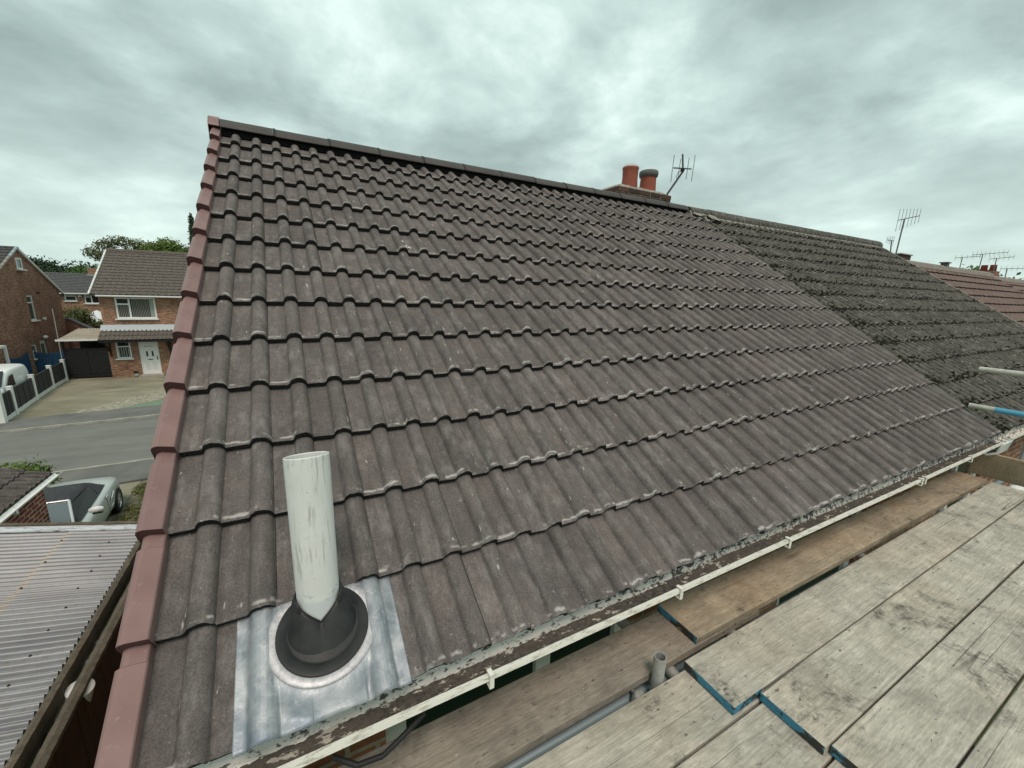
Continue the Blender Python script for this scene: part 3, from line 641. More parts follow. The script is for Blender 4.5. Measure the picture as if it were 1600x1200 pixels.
# ------------------------------------------------------------------ vent pipe and its flashing
PX, PY = .300, -3.450; PR = .0585
def pipe_top(a): return 5.300 + .010*math.sin(a) * -1
mb = MB(); n = 48; ztop = lambda a: 5.303 - .014*math.sin(a)
outer0 = [(PX + PR*math.cos(2*math.pi*i/n), PY + PR*math.sin(2*math.pi*i/n), 4.70) for i in range(n+1)]
ring = lambda r, zf: [(PX + r*math.cos(2*math.pi*i/n), PY + r*math.sin(2*math.pi*i/n), zf(2*math.pi*i/n)) for i in range(n+1)]
mb.grid([ring(PR, lambda a: 4.70), ring(PR, lambda a: ztop(a)-.002)], 0, True)
mb.grid([ring(PR, lambda a: ztop(a)-.002), ring(PR-.001, ztop), ring(PR-.0032, ztop), ring(PR-.0042, lambda a: ztop(a)-.002)], 0, False)
mb.grid([ring(PR-.0042, lambda a: ztop(a)-.002), ring(PR-.0042, lambda a: 4.72)], 0, True)
tag(mb.build('vent_pipe', M['pipe']), 'upright white plastic vent pipe with grey streaks standing on the tiled roof', 'pipe')
flash = thing('pipe_flashing', 'grey lead flashing sheet with black rubber collar round the white pipe', 'flashing', (0, 0, H)); flash.rotation_euler = (TH, 0, 0)
RX, RY = .306, -4.200; NOSE13 = -13*GA - .004             # ring centre in the slope frame
def lead_h(x, y):
    v = y + 14*GA; pan = PAN - DROP*v
    prof = ph((x + .112) % TW) + pan
    if .266 < x < .400: prof = pan + .004 + .004*math.sin((x-.266)/.134*math.pi)
    d = math.hypot(x-RX, y-RY); k = min(max((d-.150)/.07, 0), 1); k = k*k*(3-2*k)
    hh = (pan + .027)*(1-k) + prof*k
    return max(hh, prof + .001) + .0045 + .0011*math.sin(x*63+y*41)*math.sin(y*57-x*20)*k
rows = []; ys = np.linspace(-14*GA - .012, -13*GA + .05, 34); xs = np.linspace(.082, .522, 140)
for y in ys:
    rows.append([(x, y, lead_h(x, y)) for x in xs])
ls = MB().grid(rows, 0, True).build('lead_sheet', M['lead'], flash); so = ls.modifiers.new('solid', 'SOLIDIFY'); so.thickness = .0022; so.offset = -1
def disc(prof, name, mt, n=56):
    mb = MB().lathe(prof, n)
    mb.v = [(x, min(y, NOSE13-RY), z) for x, y, z in mb.v]          # trimmed where it runs under the course above
    return mb.build(name, mt, flash)
base_h = lambda y: PAN - DROP*(y+14*GA) + .030
tilt = -math.atan(DROP)
o = disc([(.118, .004), (.124, .0085), (.147, .0085), (.1505, .006), (.151, -.004)], 'collar_ring', M['alu']); o.location = (RX, RY, base_h(RY)); o.rotation_euler = (-tilt*-1, 0, 0)
o = disc([(.126, .004), (.126, .011), (.123, .0125), (.101, .0135), (.0985, .022), (.093, .025), (.04, .026)], 'collar_flange', M['rubber']); o.location = (RX, RY, base_h(RY)); o.rotation_euler = (-tilt*-1, 0, 0)
# rubber boot: lofts from the tilted flange up to the upright pipe, slit open in a V at the front
def slope_pt(x, y, h): return Vector((x, y*ct - h*st, H + y*st + h*ct))
mb = MB(); n = 72; rows = []
def vtop(a):       # a measured from the front (-Y): low in the middle of the V, high at its shoulders
    t = abs(a)/R(62)
    return 4.812 + .052*min(1, t**.85) + (0 if t < 1 else .012*min(1, (t-1)*2))
for k in range(9):
    t = k/8; row = []
    for i in range(n+1):
        a = -math.pi + 2*math.pi*i/n
        lo = slope_pt(RX + .094*math.sin(a), min(RY - .094*math.cos(a), NOSE13 - .004), base_h(RY) + .020)
        hi = Vector((PX + (PR+.0035)*math.sin(a), PY - (PR+.0035)*math.cos(a), vtop(a)))
        mid = Vector((PX + .082*math.sin(a), PY - .020 - .077*math.cos(a), 0)); mid.z = .48*lo.z + .52*hi.z + .008
        row.append(lo*(1-t)**2 + mid*2*t*(1-t) + hi*t*t)
    rows.append(row)
rows.append([p + Vector((0, 0, -.02)) + (Vector((PX, PY, p.z)) - p)*.06 for p in rows[-1]])
boot = MB().grid([[tuple(p) for p in r_] for r_ in rows], 0, True).build('rubber_boot', M['rubber'], None); boot.parent = flash
boot.matrix_parent_inverse = (Matrix.Translation((0, 0, H)) @ Matrix.Rotation(TH, 4, 'X')).inverted()
for s in (-1, 1):      # folded tips of the cut rubber
    mb = MB(); a0 = s*R(62); pts = []
    c0 = Vector((PX + (PR+.005)*math.sin(a0), PY - (PR+.005)*math.cos(a0), vtop(a0)))
    tv = Vector((math.cos(a0), math.sin(a0), 0))*-s
    for u, v in ((-.012, .010), (.014, .004), (.020, -.020), (-.010, -.030)): pts.append(c0 + tv*u + Vector((0, 0, v)))
    nrm = Vector((math.sin(a0), -math.cos(a0), 0)); q = pts + [p + nrm*.009 for p in pts]
    mb.add(q, [(3, 2, 1, 0), (4, 5, 6, 7), (0, 1, 5, 4), (1, 2, 6, 5), (2, 3, 7, 6), (3, 0, 4, 7)])
    o = mb.build('rubber_tip', M['rubber'], None, bevel=.003); o.parent = flash; o.matrix_parent_inverse = boot.matrix_parent_inverse.copy()

# ------------------------------------------------------------------ adjoining house with the old mossy roof
nb = thing('terraced_house', 'adjoining terraced house with old grey tiles covered in dark moss', 'house')
mb = MB(); wall_panel(mb, 6.002, 12.0, 0, 4.42, [(6.45, 7.7, 3.0, 4.26), (9.4, 10.7, 3.0, 4.26)], lambda u, z, d: (u, WY + d, z), .12)
mb.quad((12.0, WY, 0), (12.0, 3.3, 0), (12.0, 3.3, 4.42), (12.0, WY, 4.42)); mb.add([(12.0, WY, 4.42), (12.0, 3.3, 4.42), (12.0, 0, 6.95)], [(0, 1, 2)]); mb.quad((6.002, 3.3, 0), (12, 3.3, 0), (12, 3.3, 4.42), (6.002, 3.3, 4.42))
mb.build('wall', M['brick'], nb)
frame_window(nb, pw, 6.455, 7.695, 3.005, 4.255, .03, (6.9,), (), .08, 'glass'); frame_window(nb, pw, 9.405, 10.695, 3.005, 4.255, .03, (10.0,), (), .08, 'glass')
MB().box(6.002, 12.05, -3.52, WY-.002, 4.425, 4.437).build('soffit', M['white'], nb); MB().box(6.002, 12.05, -3.542, -3.522, 4.40, 4.60).build('fascia', M['white'], nb)
gutter_obj(6.03, 12.1, nb)
nroof = slope_deck('roof', 6.0, 12.04, .02, EAVE_S-.10, -.085, nb, M['felt']); nroof.location = (0, 0, H); nroof.rotation_euler = (TH, 0, 0)
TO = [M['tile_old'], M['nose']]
told = [tile_mesh('roof_tile', TO, rough=.006, seed=100+i, thick=.034) for i in range(8)]
for j in range(1, 15):
    for n_ in range(20):
        link('roof_tile', random.choice(told), nroof, (6.005 + n_*TW + jig(.003), -j*GA + jig(.007), jig(.002) - .002), (jig(.004), jig(.004), jig(.006)))
# moss: cushions along the noses and in the pans
mb = MB(); rs = random.Random(5)
def cushion(x, y, h, r):
    n = 6; top = (x + rs.uniform(-.2, .2)*r, y, h + r*rs.uniform(.35, .6))
    ringv = [(x + r*rs.uniform(.7, 1.2)*math.cos(k*2*math.pi/n), y + r*rs.uniform(.6, 1.1)*math.sin(k*2*math.pi/n), h - .004) for k in range(n)]
    mid = [(x + (p[0]-x)*.72, y + (p[1]-y)*.72, h + r*rs.uniform(.22, .42)) for p in ringv]
    mb.add(ringv + mid + [top], [(k, (k+1) % n, n+(k+1) % n, n+k) for k in range(n)] + [(n+k, n+(k+1) % n, 2*n) for k in range(n)], 0, True)
for j in range(1, 15):
    dens = 280
    for _ in range(dens):
        x = 6.03 + rs.random()*5.97; v = abs(rs.gauss(0, .035)) if rs.random() < .62 else rs.random()*.3
        if rs.random() < .12: x = 5.93 + rs.random()*.35
        cushion(x, -j*GA + v, ph((x-6.005) % TW) + PAN - DROP*v - .002, rs.uniform(.006, .024))
stuff(mb.build('moss', M['moss'], nroof))
mb = MB(); rs2 = random.Random(9)
for _ in range(420):
    x = 5.95 + rs2.random()*5.9; j = rs2.randint(1, 14); v = rs2.random()*.28; r_ = rs2.uniform(.004, .015); h_ = ph((x-6.005) % TW) + PAN - DROP*v + .003
    mb.add([(x + r_*rs2.uniform(.6, 1.2)*math.cos(k*math.pi/3), -j*GA + v + r_*rs2.uniform(.6, 1.3)*math.sin(k*math.pi/3), h_) for k in range(6)], [tuple(range(6))])
stuff(mb.build('lichen', mat('lichen_pale', None, (.46, .46, .42), .9), nroof))
MB().box(12.012, 12.06, -EAVE_S-.02, 0, -.10, -.012).build('verge_mortar', M['mortar'], nroof)
orp = MB().prism([(-.14, 6.97), (-.10, 7.06), (.10, 7.06), (.14, 6.97)], 5.74, 12.06, 'x').build('ridge', M['mortar'], nb, fix=True)
HR = [(.130*math.sin(a), .115*math.cos(a)) for a in [R(-95 + 19*i) for i in range(11)]]
mb = MB(); mb.prism(HR + [(u*.85, z*.85) for u, z in HR[::-1]], 0, .436, 'x', 0, False); orm = mb.mesh('ridge_tile', tile_mat('ridge_tile_old', (.12, .115, .10), (.085, .082, .075), (.13, .12, .10), 0, .9))
for k in range(14): link('ridge_tile', orm, orp, (5.765 + k*.4505, 0, 7.02 + jig(.004)), (jig(.02), jig(.006), jig(.008)))
mb = MB()   # mortar smeared where the two ridges meet
for i in range(26):
    x, s_ = 5.80 + random.random()*.62, .05 + random.random()*.34
    r_ = random.uniform(.03, .085); 
    if s_ > .12 + (6.45-x)*.5: continue
    mb.add([slope_pt(x + r_*1.2*random.uniform(.7, 1.2)*math.cos(k*math.pi/4), -s_ + r_*random.uniform(.7, 1.2)*math.sin(k*math.pi/4), .006 + .002*(i % 5)) for k in range(8)], [tuple(range(8))])
mb.build('mortar_patch', mat('mortar_pale', b_mortar), nb)
nrb = MB().box(6.0, 12.05, 0, 4.3, -.06, -.03).build('rear_slope', M['tile_old'], nb); nrb.location = (0, 0, H); nrb.rotation_euler = (-TH, 0, 0)
# ------------------------------------------------------------------ scaffold
def board(name, label, x0, x1, y0, y1, ztop, mt, rz=0.0, blue_l=True, side=0.0, cat='board', group='scaffold boards', sag=0.0):
    cx, cy = (x0+x1)/2, (y0+y1)/2; hx, hy = (x1-x0)/2, (y1-y0)/2; th = .038
    mb = MB(); xs = [-hx] + ([-hx+side] if side else []) + [hx]
    for k in range(len(xs)-1):
        a, b = xs[k], xs[k+1]; first_, last_ = k == 0, k == len(xs)-2; sm = 1 if (side and first_) else 0
        mb.add([(a,-hy,-th),(b,-hy,-th),(b,hy,-th),(a,hy,-th),(a,-hy,0),(b,-hy,0),(b,hy,0),(a,hy,0)], [(0,3,2,1),(4,5,6,7)], 0)
        mb.add([(a,-hy,-th),(b,-hy,-th),(b,-hy,0),(a,-hy,0)], [(0,1,2,3)], sm); mb.add([(b,hy,-th),(a,hy,-th),(a,hy,0),(b,hy,0)], [(0,1,2,3)], sm)
        if first_: mb.add([(a,hy,-th),(a,-hy,-th),(a,-hy,0),(a,hy,0)], [(0,1,2,3)], 1 if blue_l else 0)
        if last_: mb.add([(b,-hy,-th),(b,hy,-th),(b,hy,0),(b,-hy,0)], [(0,1,2,3)], 1)
    o = mb.build(name, [mt, M['blue']], None, bevel=.004); o.location = (cx, cy, ztop); o.rotation_euler = (0, sag, rz)
    return tag(o, label, cat, group)
ZU, ZL = 4.290, 4.2500
board('scaffold_board', 'tan scaffold board beside the gutter with flaking blue end, lying over a grey board', 1.772, 3.64, -3.722, -3.497, ZU, M['plank_brown'], R(-.2))
board('scaffold_board', 'tan scaffold board beside the gutter running up to the upright toe board', 3.1, 5.70, -3.700, -3.478, ZL, M['plank_brown'], R(-.4))
board('scaffold_board', 'pale scaffold board with blue end and blue painted side, next to the steel tube stub', 1.622, 5.52, -3.990, -3.767, ZU, M['plank'], R(.15), side=.17)
board('scaffold_board', 'pale speckled scaffold board with blue and black end, second in from the tan board', 1.772, 5.54, -4.220, -3.997, ZU, M['plank'], R(.05))
board('scaffold_board', 'pale scaffold board with bright blue end and one long curved crack', 1.800, 5.56, -4.452, -4.230, ZU, M['plank'], R(-.1))
board('scaffold_board', 'pale scaffold board at the outer side of the platform, beyond the cracked board', 1.86, 5.58, -4.684, -4.459, ZU, M['plank'], R(-.05))
board('scaffold_board', 'grey weathered scaffold board with long dark splits, lying directly under the gutter', -1.9, 2.25, -3.735, -3.510, ZL, M['plank_grey'], R(.5))
board('scaffold_board', 'pale scaffold board with sooty smears beside the steel tube stub', -1.9, 2.1, -4.008, -3.783, ZL, M['plank'], R(.2))
board('scaffold_board', 'pale lower scaffold board between the sooty board and the platform edge', -1.9, 2.3, -4.238, -4.014, ZL, M['plank'], R(.1))
board('scaffold_board', 'pale lower scaffold board nearest the outer guard side of the platform', -1.9, 2.3, -4.466, -4.244, ZL, M['plank'], R(0))
board('scaffold_board', 'outermost lower scaffold board under the platform edge', -1.9, 2.3, -4.70, -4.474, ZL, M['plank'], R(0))
tb = MB().box(5.74, 5.778, -4.95, -3.565, 4.258, 4.478).build('toe_board', M['plank_toe'], bevel=.004); tag(tb, 'upright wooden toe board closing the end of the scaffold platform', 'board')
def tube_thing(name, label, p0, p1, mt=None, r=.0242, group=None, hollow=True):
    p0, p1 = Vector(p0), Vector(p1); mb = MB(); mb.tube(p0, p1, r, 18, 0, caps=False); d = (p1-p0).normalized()
    mb.tube(p1, p0, r-.0035, 18, 0, caps=False)
    a = d.orthogonal().normalized(); b = d.cross(a)
    for p in (p0, p1):
        ra = [tuple(p + (a*math.cos(t)+b*math.sin(t))*r) for t in [2*math.pi*i/18 for i in range(19)]]; rb_ = [tuple(p + (a*math.cos(t)+b*math.sin(t))*(r-.0035)) for t in [2*math.pi*i/18 for i in range(19)]]
        mb.grid([ra, rb_], 0, False)
    return tag(mb.build(name, mt or M['steel']), label, 'scaffold tube', group)
tube_thing('guard_rail', 'pale scaffold guard rail, the upper of two pointing at the old mossy roof', (5.92, -3.42, 5.195), (5.92, -6.2, 5.19), M['steel_pale'])
gr = thing('guard_rail', 'scaffold guard rail with a sky blue painted length, the lower of two', 'scaffold tube', (0, 0, 0))
MB().tube((5.92, -3.42, 4.845), (5.92, -3.585, 4.845), .0242, 18).build('tube_end', M['steel_pale'], gr)
MB().tube((5.92, -3.585, 4.845), (5.92, -3.80, 4.846), .0246, 18).build('painted_length', M['tube_blue'], gr)
MB().tube((5.92, -3.80, 4.845), (5.92, -6.2, 4.84), .0242, 18).build('tube', M['steel_pale'], gr)
tube_thing('scaffold_standard', 'open steel tube stub standing up between the scaffold boards', (1.497, -3.752, 0.0), (1.495, -3.752, 4.352))
tube_thing('scaffold_standard', 'upright scaffold tube at the end of the platform behind the toe board', (5.97, -4.93, 0.0), (5.97, -4.93, 5.6))
tube_thing('scaffold_standard', 'outer upright scaffold tube carrying the guard rails', (5.97, -6.1, 0.0), (5.97, -6.1, 5.6))
tube_thing('ledger_tube', 'blue grey scaffold ledger tube running under the gap between two boards', (-1.9, -3.70, 4.135), (6.2, -3.70, 4.135), M['steel_blue'])
tube_thing('ledger_tube', 'outer scaffold ledger tube running under the platform edge', (-1.9, -4.80, 4.135), (6.2, -4.80, 4.135), M['steel_blue'])
for i, x in enumerate((-1.2, 1.62, 2.05, 3.38, 5.62)):
    tube_thing('transom_tube', ['scaffold transom tube under the boards left of the pipe', 'scaffold transom tube under the board ends beside the tube stub', 'scaffold transom tube beneath the overlapping boards', 'scaffold transom tube under the middle of the platform', 'scaffold transom tube under the toe board'][i], (x, -3.34, 4.186), (x, -5.1, 4.186), group='scaffold transoms')
cp = MB().lathe([(0, -.03), (.022, -.028), (.030, -.01), (.030, .012), (.020, .030), (0, .032)], 16).tube((-.05, 0, -.01), (.05, 0, -.01), .014, 10).tube((0, -.045, .005), (0, .04, .005), .009, 8)
o = cp.build('scaffold_coupler', M['steel'], bevel=.005); o.location = (1.41, -3.745, 4.175); tag(o, 'small steel coupler beside the open tube stub', 'coupler')

# ------------------------------------------------------------------ lean-to with corrugated sheets, left of the house
lt = thing('lean_to', 'lean-to with grey corrugated plastic roof and mossy timber edge', 'lean-to')
lz = lambda x: 2.5 + .235*(-1.70 - x)
def corr(x0, x1, y0, y1, dz, name='corrugated_sheet'):
    ys = np.arange(y0, y1, .0095); rows = []
    for x in np.linspace(x0, x1, 5):
        rows.append([(x, y, lz(x) + dz + (.019 + .004*math.sin(y*1.7+2))*math.cos(2*math.pi*y/.076) + .003*math.sin(y*3.1+x*7)) for y in ys])
    return MB().grid(rows, 0, True).build(name, M['corr'], lt)
corr(-2.36, -1.67, -3.0, 2.02, .014); corr(-3.30, -2.30, -3.0, 2.02, .004); corr(-5.2, -3.24, -3.0, 2.02, -.006)
sc = MB().lathe([(0, .012), (.008, .009), (.011, 0)], 8).mesh('screw_cap', M['black'])
for x, st_, off in ((-1.90, .304, .0), (-2.33, .456, .1), (-2.95, .456, .25)):
    y = -2.9 + off
    while y < 1.9:
        yy = round(y/.076)*.076; link('screw_cap', sc, lt, (x + jig(.02), yy, lz(x) + .034)); y += st_
mb = MB(); rows = []
for y in np.linspace(-3.0, 2.05, 120):
    a = random.uniform(-.008, .008); rows.append([(-1.605+a*.5, y, 2.36), (-1.605+a, y, 2.512+a), (-1.635, y, 2.528+a*1.5), (-1.668+a, y, 2.50)])
mb.grid(rows, 0, False); mb.build('edge_board', M['timber_old'], lt)
MB().prism([(-1.6, 2.36), (-1.6, 2.545), (-5.2, 2.545+.235*3.6), (-5.2, 2.36)], 2.085, 2.135, 'y').build('end_fascia', M['timber_old'], lt, fix=True)
MB().prism([(-1.66, 2.522), (-1.66, 2.537), (-5.2, 2.537+.235*3.54), (-5.2, 2.522+.235*3.54)], 1.965, 2.083, 'y').build('flashing_strip', M['flash_white'], lt, fix=True)
MB().box(-1.66, -1.62, 1.9, 2.08, 0, 2.36).box(-1.66, -1.62, -.9, -.8, 0, 2.36).box(-1.66, -1.62, -2.9, -2.8, 0, 2.36).build('post', M['timber_old'], lt)
MB().box(-5.2, -1.70, 1.98, 2.06, 0, 2.35).build('end_wall', M['timber_old'], lt)
fe = thing('timber_fence', 'dark red brown boarded fence with a mossy top rail, below the pink verge', 'fence')
bmesh_ = MB().box(0, .018, 0, .118, 0, 2.38).mesh('fence_board', M['timber_red'])
y = -3.0
while y < 2.0:
    link('fence_board', bmesh_, fe, (-1.500 + jig(.003), y, .02 + jig(.004)), (0, 0, jig(.01))); y += .1215
rows = []
for y in np.linspace(-3.02, 2.02, 90):
    a = random.uniform(-.005, .005); rows.append([(-1.47+a, y, 2.385), (-1.465+a, y, 2.435+a), (-1.50, y, 2.462+a), (-1.545+a, y, 2.44+a), (-1.55, y, 2.385)])
MB().grid(rows, 0, False).build('top_rail', M['timber_old'], fe)
dp = MB().tube((-1.575, -.03, .3), (-1.585, -.10, 2.33), .034, 14).build('downpipe', M['white']); tag(dp, 'short white plastic downpipe in the gap behind the boarded fence', 'pipe')
dp = MB().tube((-1.57, .10, .3), (-1.57, .10, 2.36), .034, 14).build('downpipe', mat('grey_pvc', None, (.22, .25, .27), .5)); tag(dp, 'grey plastic downpipe in the gap behind the boarded fence', 'pipe')
tub = MB().lathe([(0, 0), (.075, 0), (.085, .22), (.09, .235), (.09, .25), (0, .25)], 20).build('plastic_tub', M['upvc']); tub.location = (-1.578, -.46, 2.15); tub.rotation_euler = (R(8), R(14), 0); tag(tub, 'white plastic tub lid wedged between lean-to and boarded fence', 'tub')

# ------------------------------------------------------------------ garage with brick wall, hedge, car
ga = thing('garage', 'small red brick garage with dark tiled roof and white gutter', 'garage')
MB().box(-7.0, -3.76, 2.2, 4.98, 0, 2.36).build('wall', M['brick_red'], ga)
gr_ = link('roof', MB().box(-.02, 2.78, .03, 1.80, -.10, -.085).mesh('roof', M['felt']), ga, (-3.60, 2.25, 2.475), (R(20), 0, R(90)))
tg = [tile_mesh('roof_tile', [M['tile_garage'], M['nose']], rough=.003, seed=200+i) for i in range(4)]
for c in range(6):
    for n_ in range(9): link('roof_tile', random.choice(tg), gr_, (n_*TW + .03 + jig(.003), c*.315 + jig(.004), jig(.002)), (0, 0, jig(.004)))
MB().box(-6.9, -5.25, 2.2, 5.0, 2.95, 3.0).build('rear_roof', M['tile_garage'], ga)
mb = MB(); HG = [(-3.555 + .05*math.sin(a), 2.405 - .05*math.cos(a)) for a in [R(-95 + 19*i) for i in range(11)]]
mb.prism(HG + [(-3.555 + (u+3.555)*.88, 2.405 + (z-2.405)*.88) for u, z in HG[::-1]], 2.2, 5.07, 'y', 0, False); gg = mb.build('gutter', M['upvc'], ga)
for y in (2.7, 3.62, 4.55): MB().box(-3.625, -3.497, y-.02, y+.02, 2.34, 2.352).box(-3.503, -3.495, y-.02, y+.02, 2.34, 2.42).build('gutter_bracket', M['upvc'], gg)
MB().box(-3.75, -3.615, 2.2, 4.985, 2.30, 2.42).build('fascia', M['timber_old'], ga)
hg = thing('hedge', 'clipped leafy green hedge behind the garage roof', 'hedge', (-7.3, 9.6, 0))
link('foliage', leaf_mesh('foliage', [(dx, .1*math.sin(dx*3), .55+.04*math.sin(dx*5), .5, .42, .62) for dx in np.arange(-2.2, 1.6, .4)], 16000, .05, M['leaf_light'], 11, .75), hg)
MB().tube((1.75, .0, 0), (1.75, 0, 1.05), .07, 6).tube((0, 0, 0), (0, 0, .8), .04, 6).tube((-1.2, 0, 0), (-1.2, 0, .8), .04, 6).build('stem', M['bark'], hg)
# weeds on the verge strip right of the car
wb = [( -3.35+random.uniform(-.5, .8), 6.2+random.random()*4.0, .03, random.uniform(.06, .22), random.uniform(.06, .22), random.uniform(.015, .07)) for _ in range(75)]
wd = link('weeds', leaf_mesh('weeds', wb, 9000, .024, M['leaf_weed'], 12, .2)); stuff(wd); tag(wd, 'straggly yellow green weeds on the verge beside the silver car', 'weeds')

def car_wheel(parent, x, y, r, wid, spokes=5, name='wheel', side=-1):
    w_ = MB().lathe([(r*.62, -wid/2), (r*.9, -wid/2), (r, -wid*.36), (r, wid*.36), (r*.9, wid/2), (r*.62, wid/2)], 32).build(name, M['tyre'], parent); w_.location = (x, y, r); w_.rotation_euler = (0, R(90), 0)
    mb = MB(); s = side; z = -s*wid*.44
    z = wid*.46*(1 if side > 0 else -1)
    mb.lathe([(r*.70, z), (r*.68, z*1.04), (r*.60, z*.9), (r*.58, z*.3)], 28); mb.lathe([(0, z*1.0), (r*.12, z*.98), (r*.14, z*.7)], 14)
    for k in range(spokes):
        for dv in (-.16, .16):
            a = 2*math.pi*k/spokes + dv; c_, s_ = math.cos(a), math.sin(a); wv = r*.045
            P = lambda rr, t: (rr*c_ - t*s_, rr*s_ + t*c_, z*.95)
            mb.add([P(r*.08, -wv), P(r*.63, -wv), P(r*.63, wv), P(r*.08, wv)], [(0, 1, 2, 3)]); 
    mb.lathe([(r*.6, z*.3), (0, z*.3)], 24, 1)
    rim = mb.build('rim', [M['alloy'], M['tyre']], w_)
    return w_
car = thing('sports_car', 'silver two-seat convertible with black soft top parked nose towards the house', 'car', (-4.69, 7.08, .005), math.pi + .09)
ST = [(-2.14, .50, .50, .54, .34), (-2.06, .70, .62, .68, .26), (-1.85, .83, .76, .80, .2), (-1.55, .885, .845, .865, .18), (-1.25, .90, .875, .895, .18), (-.9, .89, .87, .905, .18), (-.4, .865, .835, .89, .17), (.2, .855, .815, .86, .17), (.7, .86, .80, .83, .17), (1.1, .885, .795, .80, .17), (1.45, .875, .75, .735, .18), (1.8, .80, .66, .645, .2), (2.05, .66, .55, .545, .24), (2.18, .42, .46, .46, .30)]
rows = []
for y, w_, zs, zd, zb in ST:
    half = [(w_*.80, zb), (w_*.95, zb+.07), (w_*1.0, zb+.2 if zs-zb > .35 else (zb+zs)/2), (w_*.995, zb+(zs-zb)*.62), (w_*.965, zs-.075*min(1, (zs-zb)/.4)), (w_*.90, zs-.015), (w_*.80, zs+.004), (w_*.62, zs*.35+zd*.65-.004), (w_*.30, zd+.006), (0, zd+.012)]
    rows.append([(-x, y, z) for x, z in half] + [(x, y, z) for x, z in half[::-1][1:]])
mb = MB().grid(rows, 0, True); mb.add(rows[0], [tuple(range(len(rows[0])))[::-1]]); mb.add(rows[-1], [tuple(range(len(rows[-1])))])
body = mb.build('body', M['silver'], car); sm = body.modifiers.new('sub', 'SUBSURF'); sm.levels = 1; sm.render_levels = 2
TOP = [(-1.02, .66, .925, .60), (-.92, .70, 1.00, .60), (-.72, .71, 1.12, .58), (-.45, .71, 1.215, .56), (0.0, .71, 1.255, .545), (.35, .70, 1.26, .53), (.56, .69, 1.245, .52)]
rows = []
for y, wb_, z, wt in TOP:
    half = [(wt+.045, z-.10 if z > 1.05 else z-.05), (wt, z-.035), (wt*.85, z-.012), (wt*.5, z), (0, z+.006)]
    rows.append([(-x, y, zz) for x, zz in half] + [(x, y, zz) for x, zz in half[::-1][1:]])
b0 = [(x_, -1.06 - .12*(1-(x_/.66)**2), .885 + .01*(1-abs(x_)/.66)) for x_ in (-.66, -.62, -.5, -.3, 0, .3, .5, .62, .66)]
tp = MB().grid([b0] + rows, 0, True).build('soft_top', M['softtop'], car)
for s in (-1, 1):   # rear quarters of the top and the side glass
    mb = MB(); up = [(s*(wt+.045), y, (z-.10 if z > 1.05 else z-.05)) for y, wb_, z, wt in TOP[:4]]; dn = [(s*.755, y, .862) for y, *_ in TOP[:4]]
    mb.grid([dn, up], 0, True); mb.build('quarter_panel', M['softtop'], tp)
    mb = MB(); mb.add([(s*.605, -.45, 1.115), (s*.565, .56, 1.145), (s*.70, 1.10, .845), (s*.752, -.45, .852)], [(0, 1, 2, 3)]); mb.build('side_window', M['car_window'], car)
    mr = MB().lathe([(0, -.10), (.05, -.085), (.075, -.03), (.075, .03), (.05, .085), (0, .10)], 16).build('wing_mirror', mat('mirror_pale', None, (.74, .76, .75), .3) if s < 0 else M['silver'], car); mr.location = (s*.93, .62, .945); mr.rotation_euler = (0, R(90), 0); mr.scale = (.9, .75, 1.25)
    MB().box(s*.93-.10, s*.93+.06, .58, .66, .86, .88).build('mirror_stalk', M['car_dark'], car)
    mb = MB(); X = s*.895
    mb.add([(X, -.93, .70), (X, -.70, .62), (X*.985, -.62, .42), (X*.985, -.80, .44)], [(0, 1, 2, 3)]); ik = mb.build('side_intake', M['car_dark'], car)
    MB().path([(X, -.93, .70), (X, -.70, .62), (X*.985, -.62, .42), (X*.985, -.80, .44), (X, -.93, .70)], .014, 6).build('intake_surround', M['alloy'], ik)
    MB().box(s*.862-.012, s*.862+.012, -.60, -.44, .735, .765).build('door_handle', M['alloy'], car, bevel=.006)
    MB().path([(s*.872, -.52, .30), (s*.868, -.50, .55), (s*.845, -.46, .79)], .004, 5).build('door_seam', M['car_dark'], car)
    for y in (-1.25, 1.17):
        a_ = MB().lathe([(0, .0), (.345, 0), (.345, -.06), (0, -.06)], 28).build('wheel_arch', M['tyre'], car); a_.location = (s*.878, y, .345); a_.rotation_euler = (0, R(90)*s, 0)
        car_wheel(car, s*.825, y, .318, .17, 5, 'wheel', s)
mb = MB(); mb.grid([[(-.535, .575, 1.245), (-.27, .60, 1.262), (0, .605, 1.268), (.27, .60, 1.262), (.535, .575, 1.245)], [(-.66, 1.12, .88), (-.35, 1.22, .885), (0, 1.25, .89), (.35, 1.22, .885), (.66, 1.12, .88)]], 0, True); ws = mb.build('windscreen', M['car_glass'], car)
MB().path([(-.70, 1.13, .86), (-.55, .575, 1.243), (-.27, .60, 1.270), (0, .605, 1.276), (.27, .60, 1.270), (.55, .575, 1.243), (.70, 1.13, .86)], .026, 8).build('screen_frame', M['alloy'], ws)

# ------------------------------------------------------------------ white van, fence, gates on the far side of the road
van = thing('van', 'small white panel van parked behind the grey panel fence', 'van', (-11.72, 21.75, .005), math.pi + .125)
VS = [(-2.05, .72, 1.45, .35), (-1.98, .80, 1.72, .25), (-1.7, .83, 1.79, .22), (-.8, .845, 1.82, .2), (0, .845, 1.82, .2), (.45, .84, 1.76, .2), (.75, .84, 1.60, .2), (1.25, .84, 1.16, .2), (1.4, .83, 1.06, .2), (1.85, .78, .90, .22), (2.05, .66, .70, .26), (2.1, .5, .5, .3)]
rows = []
for y, w_, zt, zb in VS:
    half = [(w_*.9, zb), (w_*.99, zb+.12), (w_, zb+(zt-zb)*.30), (w_*.985, zb+(zt-zb)*.55), (w_*.94, zt-.20*min(1, (zt-zb))), (w_*.86, zt-.055), (w_*.70, zt-.012), (w_*.35, zt), (0, zt+.01)]
    rows.append([(-x, y, z) for x, z in half] + [(x, y, z) for x, z in half[::-1][1:]])
